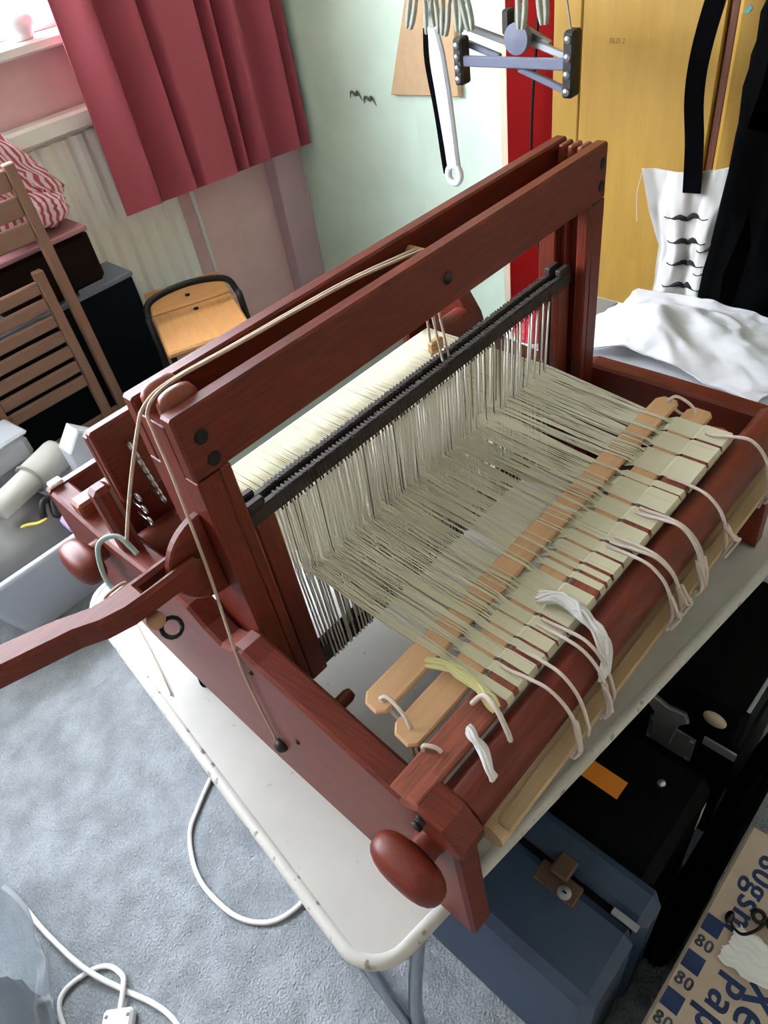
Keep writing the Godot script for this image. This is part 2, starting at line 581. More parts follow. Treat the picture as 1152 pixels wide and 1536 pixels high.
func build_room():
	var st := nst()
	box(st, Vector3(-2.02, -0.12, -2.07), Vector3(1.82, 0.0, 2.32), 0.0005)
	struct("floor", st, M.carpet, "pale blue-grey short pile carpet trodden into patches")
	st = nst()
	box(st, Vector3(-2.02, 2.55, -2.07), Vector3(1.82, 2.67, 2.32), 0.0005)
	struct("ceiling", st, M.ceiling, "plain white ceiling above the room")
	# window wall with its opening
	var wx0 := -1.6
	var wx1 := 1.02
	var wy0 := 1.2
	var wy1 := 2.42
	st = nst()
	box(st, Vector3(-2.02, 0, -2.07), Vector3(wx0, 2.55, -1.95), 0.0005)
	box(st, Vector3(wx1, 0, -2.07), Vector3(1.82, 2.55, -1.95), 0.0005)
	box(st, Vector3(wx0, 0, -2.07), Vector3(wx1, wy0, -1.95), 0.0005)
	box(st, Vector3(wx0, wy1, -2.07), Vector3(wx1, 2.55, -1.95), 0.0005)
	struct("wall_back", st, M.wall_pink, "dusty pink wall below and beside the window")
	st = nst()
	box(st, Vector3(1.56, 0, -1.95), Vector3(1.70, 2.55, -1.88), 0.004)
	struct("trim_3", st, M.wall_mauve, "mauve boxed pipe casing in the corner beside pink wall")
	st = nst()
	box(st, Vector3(1.70, 0, -1.95), Vector3(1.82, 2.55, 2.2), 0.0005)
	struct("wall_right", st, M.wall_green, "pale mint green wall with two small birds")
	st = nst()
	box(st, Vector3(-2.02, 0, -1.95), Vector3(-1.9, 2.55, 2.2), 0.0005)
	struct("wall_left", st, M.wall_cream, "cream wall opposite the green wall")
	st = nst()
	box(st, Vector3(-2.02, 0, 2.2), Vector3(1.82, 2.55, 2.32), 0.0005)
	struct("wall_front", st, M.wall_tan, "tan wall facing the window")
	# window
	var win := Node3D.new()
	put("window_1", win)
	win.set_meta("kind", "structure")
	win.set_meta("label", "bright white framed window above the radiator")
	var fr := 0.05
	st = nst()
	box(st, Vector3(wx0, wy0, -2.05), Vector3(wx1, wy0 + fr, -1.99), 0.004)
	box(st, Vector3(wx0, wy1 - fr, -2.05), Vector3(wx1, wy1, -1.99), 0.004)
	for x in [wx0, -0.70, 0.18, wx1 - fr]:
		box(st, Vector3(x, wy0 + fr, -2.05), Vector3(x + fr, wy1 - fr, -1.99), 0.004)
	commit("window_frame", st, M.white_gloss, win)
	var xs := [wx0 + fr, -0.70, -0.65, 0.18, 0.23, wx1 - fr]
	for i in 3:
		bx("pane", Vector3(xs[i * 2], wy0 + fr, -2.022), Vector3(xs[i * 2 + 1], wy1 - fr, -2.018), M.glass, win, 0.0)
	bx("window_sill", Vector3(wx0 - 0.04, wy0 - 0.028, -1.99), Vector3(wx1 + 0.04, wy0 + 0.002, -1.86), M.white_gloss, win, 0.006)
	st = nst()
	box(st, Vector3(-1.9, 0, -1.95), Vector3(1.56, 0.045, -1.935), 0.004)
	struct("baseboard_back", st, M.white_gloss, "white skirting board along the pink window wall")
	# red door beside the green wall, with its cream casing
	st = nst()
	box(st, Vector3(1.672, 0, -0.895), Vector3(1.70, 2.0, -0.865), 0.004)
	struct("trim_1", st, M.architrave, "cream door casing where the green wall ends")
	st = nst()
	box(st, Vector3(1.665, 0, -0.865), Vector3(1.70, 2.0, -0.40), 0.003)
	struct("door_1", st, M.red, "dark red panel between green wall and yellow wardrobe")
	# two small birds on the green wall
	for b in [Vector3(1.697, 0.846, -1.516), Vector3(1.697, 0.834, -1.452)]:
		var which := "curtain" if b.z < -1.5 else "paper bag"
		st = nst()
		tube(st, curve([b + Vector3(0, -0.012, -0.03), b + Vector3(-0.004, 0.010, -0.018), b + Vector3(0, 0, 0), b + Vector3(-0.004, 0.012, 0.012), b + Vector3(0, -0.016, 0.028)], 5), [0.001, 0.0015, 0.002, 0.003, 0.0035, 0.004, 0.004, 0.004, 0.0045, 0.005, 0.005, 0.005, 0.0045, 0.004, 0.004, 0.0035, 0.003, 0.0025, 0.002, 0.0015, 0.001], 6)
		tag(commit("bird_ornament", st, M.bird), "small dark flying bird on green wall, nearer the " + which, "ornament", "birds on the green wall")
	# paper bag pinned to the green wall
	var t := thing("paper_bag", "tan brown paper bag hanging flat on the green wall", "paper bag", Vector3(1.69, 0, 0))
	st = nst()
	prism(st, PackedVector2Array([Vector2(-1.335, 0.862), Vector2(-1.05, 0.875), Vector2(-1.05, 1.28), Vector2(-1.17, 1.28)]), -0.012, 0.008, Vector3.ZERO, Vector3.BACK, Vector3.UP, Vector3.RIGHT, 0.003)
	commit("bag_body", st, M.paper_bag, t)
	st = nst()
	tube(st, curve([Vector3(-0.014, 1.27, -1.15), Vector3(-0.02, 1.36, -1.12), Vector3(-0.014, 1.27, -1.08)], 6), 0.003, 5)
	commit("bag_handle", st, M.paper_bag, t)

func rounded(hx: float, hz: float, r: float, seg := 6) -> PackedVector2Array:
	var p := PackedVector2Array()
	for c in [[1, 1, 0.0], [-1, 1, 0.5], [-1, -1, 1.0], [1, -1, 1.5]]:
		for k in seg + 1:
			var a: float = PI * (c[2] + 0.5 * k / seg)
			p.append(Vector2(c[0] * (hx - r) + cos(a) * r, c[1] * (hz - r) + sin(a) * r))
	return p

func build_table():
	var t := thing("folding_table", "white enamelled folding table with chipped rounded edge under the loom", "table", Vector3(0.378, 0, -0.103), -0.108)
	var st := nst()
	prism(st, rounded(0.479, 0.404, 0.05, 8), 0.560, 0.5785, Vector3.ZERO, Vector3.RIGHT, Vector3.BACK, Vector3.UP, 0.001)
	commit("table_top", st, M.table, t)
	st = nst()
	var rim := []
	for q in rounded(0.479, 0.404, 0.05, 8): rim.append(Vector3(q.x, 0.570, q.y))
	tube(st, rim, 0.0105, 10, true)
	commit("table_rim", st, M.table_rim, t)
	# tubular legs: two hoops that fold under the top
	for s in [-1, 1]:
		st = nst()
		tube(st, curve([Vector3(s * 0.36, 0.545, 0.355), Vector3(s * 0.43, 0.25, 0.37), Vector3(s * 0.452, 0.05, 0.375), Vector3(s * 0.454, 0.034, 0.35), Vector3(s * 0.454, 0.032, 0), Vector3(s * 0.454, 0.034, -0.35), Vector3(s * 0.452, 0.05, -0.375), Vector3(s * 0.43, 0.25, -0.37), Vector3(s * 0.36, 0.545, -0.355)], 5), 0.011, 10)
		var hoop = commit("leg_frame", st, M.chrome, t)
		for e in [-1, 1]:
			st = nst()
			tube(st, [Vector3(s * 0.468, 0.55, e * 0.33), Vector3(s * 0.462, 0.25, e * 0.345), Vector3(s * 0.455, 0.06, e * 0.365)], 0.009, 8)
			commit("leg_brace", st, M.chrome, t)
			st = nst()
			lathe(st, [Vector2(0, 0), Vector2(0.014, 0), Vector2(0.013, 0.022), Vector2(0, 0.023)], 10, Transform3D(Basis(), Vector3(s * 0.453, 0, e * 0.36)))
			commit("foot", st, M.rubber, hoop)
	for s in [-1, 1]:
		bx("under_rail", Vector3(-0.43, 0.535, s * 0.36 - 0.015), Vector3(0.43, 0.56, s * 0.36 + 0.015), M.chrome, t, 0.002)

# the right side rail steps down behind the castle
func right_rail_outline() -> PackedVector2Array:
	return PackedVector2Array([Vector2(0.308, 0.003), Vector2(0.300, 0.236), Vector2(0.26, 0.250), Vector2(0.10, 0.249), Vector2(-0.005, 0.246), Vector2(-0.080, 0.214), Vector2(-0.20, 0.226), Vector2(-0.236, 0.230), Vector2(-0.246, 0.264), Vector2(-0.272, 0.302), Vector2(-0.30, 0.302), Vector2(-0.34, 0.270), Vector2(-0.432, 0.25), Vector2(-0.447, 0.24), Vector2(-0.45, 0.20), Vector2(-0.40, 0.095), Vector2(-0.33, 0.05), Vector2(-0.2, 0.022), Vector2(-0.05, 0.006), Vector2(0.10, 0.003)])

# the left side rail outline (z, y)
func rail_outline() -> PackedVector2Array:
	return PackedVector2Array([Vector2(0.308, 0.003), Vector2(0.300, 0.232), Vector2(0.24, 0.252), Vector2(0.16, 0.266), Vector2(0.087, 0.280), Vector2(0.030, 0.289), Vector2(0.008, 0.296), Vector2(-0.008, 0.294), Vector2(-0.024, 0.276), Vector2(-0.045, 0.266), Vector2(-0.070, 0.276), Vector2(-0.095, 0.298), Vector2(-0.125, 0.305), Vector2(-0.22, 0.296), Vector2(-0.30, 0.292), Vector2(-0.432, 0.304), Vector2(-0.447, 0.296), Vector2(-0.45, 0.20), Vector2(-0.40, 0.095), Vector2(-0.33, 0.05), Vector2(-0.2, 0.022), Vector2(-0.05, 0.006), Vector2(0.10, 0.003)])

func build_loom():
	var T := thing("table_loom", "dark red-brown wooden table loom strung with cream warp on white table", "loom", Vector3(0, 0.58, 0))
	var st: SurfaceTool
	# side rails
	for s in [0, 1]:
		st = nst()
		prism(st, rail_outline() if s == 0 else right_rail_outline(), -0.033 if s == 0 else 0.70, 0.0 if s == 0 else 0.733, Vector3.ZERO, Vector3.BACK, Vector3.UP, Vector3.RIGHT, 0.004)
		var rail = commit("side_rail", st, M.loom, T)
		for z in [-0.225, 0.22]:
			st = nst()
			lathe(st, [Vector2(0, -0.002), Vector2(0.008, -0.002), Vector2(0.009, 0.006), Vector2(0.007, 0.03), Vector2(0, 0.031)], 10, Transform3D(Basis(), Vector3(-0.024 if s == 0 else 0.716, 0.0, z)))
			commit("rubber_foot", st, M.rubber, rail)
		for q in ([Vector2(0.012, 0.262), Vector2(0.055, 0.155)] if s == 0 else [Vector2(0.012, 0.215), Vector2(0.055, 0.155)]):
			st = nst()
			var sx := -0.034 if s == 0 else 0.734
			lathe(st, [Vector2(0, -0.002), Vector2(0.004, -0.002), Vector2(0.004, 0.001), Vector2(0, 0.002)], 8, Transform3D(Basis(Vector3.BACK, PI / 2), Vector3(sx, q.y, q.x)))
			commit("screw", st, M.iron, rail)
	# castle posts with grooves for the shafts on the inside
	for s in [0, 1]:
		st = nst()
		var X := func(a: float, b: float, y0: float, y1: float, z0: float, z1: float):
			var xa := a if s == 0 else 0.70 - b
			var xb := b if s == 0 else 0.70 - a
			box(st, Vector3(xa, y0, z0), Vector3(xb, y1, z1), 0.002)
		prism(st, PackedVector2Array([Vector2(0, 0.02), Vector2(0, 0.5135), Vector2(-0.0182, 0.5135), Vector2(-0.0182, 0.572), Vector2(-0.0608, 0.572), Vector2(-0.0608, 0.5135), Vector2(-0.079, 0.5135), Vector2(-0.079, 0.02)]), 0.0005 if s == 0 else 0.674, 0.026 if s == 0 else 0.6995, Vector3.ZERO, Vector3.BACK, Vector3.UP, Vector3.RIGHT, 0.001, true)
		X.call(0.0262, 0.040, 0.02, 0.5135, -0.017, 0.0)
		X.call(0.0262, 0.040, 0.02, 0.5135, -0.0345, -0.0335)
		X.call(0.0262, 0.040, 0.02, 0.5135, -0.079, -0.051)
		var post = commit("castle_post", st, M.loom, T)
		if s == 0:
			for z in [-0.052, -0.026]:
				st = nst()
				blob(st, 14, 8, func(d): return Vector3(0.026, 0.580, z) + superell(d, Vector3(0.020, 0.016, 0.009), 3.0), Vector3(0.03, 0.580, z))
				commit("cord_guide", st, M.loom_light, post)
		else:
			for z in [-0.054, -0.040, -0.026]:
				bx("cord_guide", Vector3(0.672, 0.560, z - 0.004), Vector3(0.698, 0.584, z + 0.004), M.loom_light, post, 0.002)
	# top boards of the castle
	var boards := []
	for z in [[-0.018, 0.0], [-0.079, -0.061]]:
		boards.append(bx("top_board", Vector3(0, 0.514, z[0]), Vector3(0.70, 0.586, z[1]), M.loom, T, 0.0025))
	for q in [Vector2(0.022, 0.556), Vector2(0.026, 0.528), Vector2(0.688, 0.562), Vector2(0.688, 0.533), Vector2(0.365, 0.549)]:
		st = nst()
		lathe(st, [Vector2(0, -0.002), Vector2(0.0075, -0.002), Vector2(0.0075, 0.001), Vector2(0.005, 0.0025), Vector2(0, 0.0025)], 12, Transform3D(Basis(Vector3.RIGHT, PI / 2), Vector3(q.x, q.y, 0.0)))
		commit("bolt", st, M.heddle_bar if q.x > 0.3 and q.x < 0.4 else M.iron, boards[0])
	st = nst()
	tube(st, [Vector3(0.372, 0.565, -0.0605), Vector3(0.372, 0.565, -0.0185)], 0.007, 10)
	commit("pulley_rod", st, M.dowel, T)
	# rear crossboard, its uprights and the rear beam
	bx("rear_crossboard", Vector3(0.012, 0.329, -0.292), Vector3(0.650, 0.446, -0.276), M.loom, T, 0.003)
	for s in [0, 1]:
		var x0 := 0.012 if s == 0 else 0.582
		bx("rear_upright", Vector3(x0, 0.20, -0.308), Vector3(x0 + 0.068, 0.434, -0.2925), M.loom, T, 0.003)
		if s == 1: continue
		var x1 := -0.028
		st = nst()
		box(st, Vector3(x1, 0.285, -0.262), Vector3(x1 + 0.025, 0.398, -0.236), 0.006)
		commit("rear_stub_post", st, M.loom, T)
		var x2 := -0.028
		bx("roller_block", Vector3(x2, 0.286, -0.375), Vector3(x2 + 0.075, 0.318, -0.345), M.loom_light, T, 0.004)
	bx("rear_beam", Vector3(-0.033, 0.252, -0.447), Vector3(0.52, 0.306, -0.43), M.loom, T, 0.003)
	bx("rear_beam_cap", Vector3(-0.028, 0.3065, -0.446), Vector3(-0.008, 0.313, -0.430), M.white_gloss, T, 0.002)
	# screw eyes for the shaft cords, down the front of the rear crossboard
	for k in 13:
		var p := Vector3(0.047 + 0.0011 * k, 0.410 - 0.0135 * k, -0.262) if k < 8 else Vector3(0.026, 0.340 - 0.022 * (k - 8), -0.262)
		st = nst()
		var ring := []
		for i in 10:
			var a := TAU * i / 10
			ring.append(p + Vector3(0.0, cos(a) * 0.006, sin(a) * 0.006))
		tube(st, ring, 0.0018, 5, true)
		tube(st, [p + Vector3(0, 0, -0.007), p + Vector3(0, 0, -0.0135 if k < 6 else -0.03)], 0.0018, 5)
		commit("screw_eye", st, M.steel, T)
	# warp roller behind, wrapped in blue-grey paper
	st = nst()
	tube(st, [Vector3(0.005, 0.256, -0.262), Vector3(0.695, 0.256, -0.262)], 0.027, 14)
	commit("back_beam", st, M.loom, T)
	st = nst()
	tube(st, [Vector3(0.03, 0.215, -0.355), Vector3(0.67, 0.215, -0.355)], 0.05, 20)
	commit("warp_roller", st, M.teal_paper, T)
	# front: breast beam, tie bar, cloth roller
	st = nst()
	tube(st, [Vector3(0.0, 0.246, 0.283), Vector3(0.70, 0.246, 0.283)], 0.026, 10)
	var beam = commit("breast_beam", st, M.loom, T)
	st = nst()
	prism(st, PackedVector2Array([Vector2(0.235, 0.254), Vector2(0.262, 0.278), Vector2(0.292, 0.274), Vector2(0.312, 0.252), Vector2(0.312, 0.236), Vector2(0.30, 0.233)]), -0.036, 0.0, Vector3.ZERO, Vector3.BACK, Vector3.UP, Vector3.RIGHT, 0.003)
	commit("beam_end_block", st, M.loom, beam)
	for q in [Vector2(0.266, 0.262), Vector2(0.258, 0.236)]:
		st = nst()
		lathe(st, [Vector2(0, -0.002), Vector2(0.006, -0.002), Vector2(0.006, 0.002), Vector2(0, 0.003)], 10, Transform3D(Basis(Vector3.BACK, PI / 2), Vector3(-0.037, q.y, q.x)))
		commit("bolt", st, M.iron, beam)
	st = nst()
	prism(st, PackedVector2Array([Vector2(-0.034, 0.2275), Vector2(0.600, 0.2275), Vector2(0.612, 0.233), Vector2(0.616, 0.246), Vector2(0.610, 0.258), Vector2(0.598, 0.2625), Vector2(-0.034, 0.2625)]), 0.2685, 0.2790, Vector3.ZERO, Vector3.RIGHT, Vector3.BACK, Vector3.UP, 0.003)
	commit("tie_bar", st, M.loom_light, T)
	st = nst()
	tube(st, [Vector3(0.02, 0.168, 0.296), Vector3(0.69, 0.168, 0.296)], 0.018, 14)
	var roller = commit("cloth_roller", st, M.pale, T)
	st = nst()
	box(st, Vector3(0.03, 0.182, 0.300), Vector3(0.67, 0.190, 0.318), 0.002)
	commit("roller_stick", st, M.pale, roller)
	# warp sticks with rounded ends, joined by a string
	var ends := [[0.012, 0.640, 0.141, 0.174, 0.2725], [0.006, 0.642, 0.187, 0.222, 0.2695]]
	for e in ends:
		st = nst()
		prism(st, PackedVector2Array([Vector2(e[0] + 0.012, e[2]), Vector2(e[1] - 0.01, e[2]), Vector2(e[1], e[2] + 0.008), Vector2(e[1], e[3] - 0.006), Vector2(e[1] - 0.008, e[3]), Vector2(e[0] + 0.008, e[3]), Vector2(e[0], e[3] - 0.008), Vector2(e[0] + 0.002, e[2] + 0.008)]), e[4], e[4] + 0.0065, Vector3.ZERO, Vector3.RIGHT, Vector3.BACK, Vector3.UP, 0.002)
		commit("warp_stick", st, M.stick, T)
	for x in [0.026, 0.628]:
		st = nst()
		tube(st, curve([Vector3(x, 0.281, 0.160), Vector3(x + 0.002, 0.291, 0.170), Vector3(x, 0.288, 0.190), Vector3(x - 0.004, 0.279, 0.204), Vector3(x - 0.002, 0.270, 0.196), Vector3(x, 0.268, 0.178), Vector3(x, 0.281, 0.160)], 5), 0.0022, 6)
		commit("stick_tie", st, M.white_cord, T)
	st = nst()
	tube(st, curve([Vector3(0.012, 0.268, 0.212), Vector3(0.012, 0.23, 0.216), Vector3(0.016, 0.19, 0.226), Vector3(0.026, 0.17, 0.236)], 5), 0.0018, 5)
	tube(st, curve([Vector3(0.016, 0.268, 0.214), Vector3(0.020, 0.225, 0.220), Vector3(0.026, 0.19, 0.230), Vector3(0.026, 0.17, 0.236)], 5), 0.0018, 5)
	commit("hanging_cord", st, M.cord, T)
	# peg inside the left rail
	st = nst()
	lathe(st, [Vector2(0, 0), Vector2(0.008, 0), Vector2(0.008, 0.024), Vector2(0.006, 0.029), Vector2(0, 0.030)], 12, Transform3D(Basis(Vector3.BACK, -PI / 2), Vector3(0.0, 0.232, 0.103)))
	commit("peg", st, M.loom, T)
	build_shafts(T)
	build_warp(T)
	build_front_cords(T)
	build_lever(T)
	# knobs of the two rollers, oval and flattened
	for q in [Vector3(-0.034, 0.205, 0.266), Vector3(-0.034, 0.262, -0.315)]:
		st = nst()
		var ce: Vector3 = q + Vector3(-0.031, 0, 0)
		var big: float = 0.88 if q.z > 0 else 0.90
		blob(st, 28, 14, func(d: Vector3): return ce + superell(d, Vector3(0.023, 0.027, 0.049) * big, 2.6), ce, 0.4, 0.2)
		var kn = commit("roller_knob", st, M.loom, T)
		st = nst()
		tube(st, [q + Vector3(0.001, 0, 0), q + Vector3(-0.012, 0, 0)], 0.016, 12)
		commit("knob_collar", st, M.loom, kn)

func build_shafts(T: Node3D):
	var rng := RandomNumberGenerator.new()
	rng.seed = 77
	for k in 2:
		var z := -0.0252 if k == 0 else -0.0428
		var st := nst()
		box(st, Vector3(0.043, 0.404, z - 0.005), Vector3(0.657, 0.424, z + 0.005), 0.002)
		var top = commit("heddle_bar", st, M.heddle_bar, T)
		bx("heddle_bar", Vector3(0.048, 0.118, z - 0.005), Vector3(0.652, 0.138, z + 0.005), M.heddle_bar, T, 0.002)
		for x in [0.050, 0.622]:
			bx("shaft_side", Vector3(x, 0.112, z - 0.0062), Vector3(x + 0.028, 0.405, z + 0.0062), M.loom, T, 0.002)
		for x in [0.046, 0.626]:
			bx("shaft_clip", Vector3(x + 0.002, 0.4245, z - 0.005), Vector3(x + 0.026, 0.434, z + 0.005), M.heddle_bar, T, 0.002)
		for e in 3:
			st = nst()
			var n := 92
			for i in n:
				var x := 0.086 + 0.528 * (i + 0.25 + 0.5 * k) / n + rng.randf_range(-0.0012, 0.0012)
				var dx := rng.randf_range(-0.002, 0.002)
				var yo := rng.randf_range(-0.003, 0.003)
				var brown := rng.randf() < 0.16 + 0.6 * clampf((x - 0.30) * 1.6, 0.0, 0.55)
				var thin := rng.randf() < clampf((x - 0.34) * 1.7, 0.0, 0.5)
				var zf := z + 0.0062
				if thin and e < 2: continue
				if e == 2:
					# wire loops that carry the heddles round the bar
					tube(st, [Vector3(x, 0.403, z - 0.0062), Vector3(x, 0.4255, z - 0.003), Vector3(x, 0.4255, z + 0.003), Vector3(x, 0.403, zf)], 0.0013, 4)
				elif brown == (e == 1):
					var rr := 0.0014 if e == 0 else 0.0007
					tube(st, [Vector3(x, 0.403, zf), Vector3(x + dx, 0.292 + yo, z + 0.002), Vector3(x + dx + 0.0009, 0.285 + yo, z + 0.003), Vector3(x + dx, 0.278 + yo, z + 0.002), Vector3(x, 0.138, zf), Vector3(x, 0.118, zf)], rr, 5 if e == 0 else 4)
					if e == 0:
						tube(st, [Vector3(x + 0.0014, 0.400, zf - 0.002), Vector3(x + dx, 0.292 + yo, z), Vector3(x + dx - 0.0009, 0.285 + yo, z), Vector3(x + dx, 0.278 + yo, z), Vector3(x + 0.0014, 0.138, zf - 0.002)], 0.0009, 4)
			stuff(commit("heddle_loops" if e == 2 else "heddles", st, [M.string, M.string_brown, M.loop][e], T))
		# cords that lift the shaft
		st = nst()
		for x in [0.372, 0.384]:
			tube(st, [Vector3(0.372 + (x - 0.378), 0.558, -0.04), Vector3(x, 0.43, z)], 0.0016, 5)
		commit("shaft_cord", st, M.cord, T)
	var st2 := nst()
	box(st2, Vector3(0.368, 0.435, -0.046), Vector3(0.390, 0.452, -0.036), 0.002)
	commit("cord_toggle", st2, M.dowel, T)

func build_warp(T: Node3D):
	var rng := RandomNumberGenerator.new()
	rng.seed = 5
	var nb := 27
	var per := 13
	for b in nb:
		var st := nst()
		var c := 0.098 + 0.512 * (b + 0.5) / nb
		var left := clampf(1.0 - (c - 0.10) / 0.12, 0.0, 1.0)
		var xb := c + rng.randf_range(-0.004, 0.004)
		var wide := rng.randf_range(0.85, 1.12) * (1.0 - 0.45 * left)
		if b in [3, 9, 10, 15, 19, 20]: wide *= 0.55
		for i in per:
			var f := (i + 0.5) / per - 0.5
			var xh := c + f * 0.512 / nb + rng.randf_range(-0.0006, 0.0006)
			var x1 := xb + f * 0.0185 * wide + rng.randf_range(-0.0007, 0.0007)
			var x2 := xb + f * 0.0175 * wide + rng.randf_range(-0.0007, 0.0007)
			var sh := (b * per + i) % 2
			var zs := -0.0252 if sh == 0 else -0.0428
			var yo := rng.randf_range(-0.001, 0.001)
			var lift := 0.2855 + (0.003 if sh == 0 else -0.003)
			var over := rng.randf() < 0.22 + 0.45 * left
			var y1 := 0.2802 if over else 0.2712
			var y0 := 0.2800 if over else 0.2718
			tube(st, [Vector3(xh, 0.150, -0.315), Vector3(xh, 0.245, -0.290), Vector3(xh, 0.272, -0.285), Vector3(xh, 0.2845, -0.268), Vector3(xh, 0.2835, -0.250), Vector3(xh, lift, zs), Vector3(x1 + f * 0.004, y0, 0.139 + yo), Vector3(x1, y1, 0.176), Vector3(x2, 0.2770, 0.186), Vector3(x2, 0.2770, 0.223), Vector3(x2, 0.2795, 0.2265), Vector3(x2, 0.2803, 0.2615), Vector3(x2, 0.2740, 0.2640), Vector3(x2, 0.2670, 0.2630), Vector3(x2, 0.2670, 0.245)], 0.00105, 4)
		commit("warp_bundle", st, M.warp, T)
	# thin sticks wound in with the warp behind the shafts
	for z in [-0.20, -0.155, -0.115]:
		bx("lease_rod", Vector3(0.085, 0.2775, z - 0.004), Vector3(0.615, 0.2805, z + 0.004), M.pale, T, 0.001)

func yarn_lump(st: SurfaceTool, path: Array, r: float, strands: int, spread_: float, rng: RandomNumberGenerator):
	for s in strands:
		var ph := rng.randf() * TAU
		var rr := spread_ * sqrt(rng.randf())
		var tw := rng.randf_range(-0.16, 0.16)
		var wob := rng.randf_range(0.1, 0.45)
		var c := curve(path, 6)
		var out := []
		for i in c.size():
			var a := ph + i * tw + wob * sin(i * 0.5 + ph)
			var swell := 0.55 + 0.45 * absf(sin(i * 0.28 + ph * 0.2))
			out.append(c[i] + Vector3(cos(a) * rr * swell, absf(sin(a)) * rr * 0.8 * swell, sin(a) * rr * 0.4))
		tube(st, out, r, 5)

func build_front_cords(T: Node3D):
	var rng := RandomNumberGenerator.new()
	rng.seed = 9
	for x in [0.586, 0.482, 0.414, 0.405, 0.356, 0.346, 0.338, 0.206, 0.197, 0.160, 0.132]:
		var st := nst()
		var j := rng.randf_range(-0.012, 0.012)
		var k := rng.randf_range(-0.01, 0.01)
		var bow := rng.randf_range(0.002, 0.012)
		tube(st, curve([Vector3(x, 0.2825, 0.234), Vector3(x, 0.2832, 0.246), Vector3(x + j * 0.2, 0.284 + bow * 0.4, 0.264), Vector3(x + j * 0.5, 0.280 + bow, 0.290), Vector3(x + j * 0.8, 0.262 + bow * 0.6, 0.312), Vector3(x + j, 0.228, 0.3225 + bow * 0.4), Vector3(x + j + k * 0.6, 0.205, 0.323), Vector3(x + j + k, 0.192, 0.3215)], 5), 0.0022, 6)
		commit("tie_cord", st, M.white_cord, T)
		if rng.randf() < 0.65:
			st = nst()
			yarn_lump(st, [Vector3(x + j, 0.250, 0.318), Vector3(x + j + k, 0.225, 0.328), Vector3(x + j + k * 2.0 + 0.006, 0.212, 0.330), Vector3(x + j - 0.008, 0.204, 0.327)], 0.0020, 4, 0.007, rng)
			commit("tie_knot", st, M.white_cord, T)
	# loose loop of cord by the yellow yarn
	var st2 := nst()
	tube(st2, curve([Vector3(0.078, 0.283, 0.238), Vector3(0.084, 0.300, 0.248), Vector3(0.080, 0.302, 0.266), Vector3(0.074, 0.284, 0.284), Vector3(0.074, 0.272, 0.287)], 5), 0.0028, 6)
	commit("tie_cord", st2, M.white_cord, T)
	st2 = nst()
	yarn_lump(st2, [Vector3(0.087, 0.285, 0.174), Vector3(0.094, 0.287, 0.192), Vector3(0.096, 0.288, 0.212), Vector3(0.095, 0.287, 0.230), Vector3(0.092, 0.285, 0.248), Vector3(0.088, 0.283, 0.260)], 0.0021, 16, 0.0075, rng)
	commit("yellow_yarn_hank", st2, M.yellow_yarn, T)
	st2 = nst()
	yarn_lump(st2, [Vector3(0.226, 0.286, 0.218), Vector3(0.234, 0.288, 0.236), Vector3(0.234, 0.289, 0.254), Vector3(0.230, 0.288, 0.272), Vector3(0.225, 0.282, 0.292), Vector3(0.214, 0.268, 0.308), Vector3(0.200, 0.252, 0.314)], 0.0023, 18, 0.009, rng)
	commit("white_yarn_hank", st2, M.white_yarn, T)
	st2 = nst()
	yarn_lump(st2, [Vector3(0.054, 0.284, 0.254), Vector3(0.048, 0.286, 0.264), Vector3(0.045, 0.282, 0.276), Vector3(0.036, 0.276, 0.290), Vector3(0.034, 0.268, 0.296)], 0.0024, 8, 0.0055, rng)
	commit("white_yarn_scrap", st2, M.white_yarn, T)
	st2 = nst()
	tube(st2, curve([Vector3(0.012, 0.266, 0.236), Vector3(0.012, 0.285, 0.230), Vector3(0.018, 0.286, 0.240), Vector3(0.020, 0.281, 0.246)], 5), 0.0022, 6)
	commit("tie_cord", st2, M.white_cord, T)

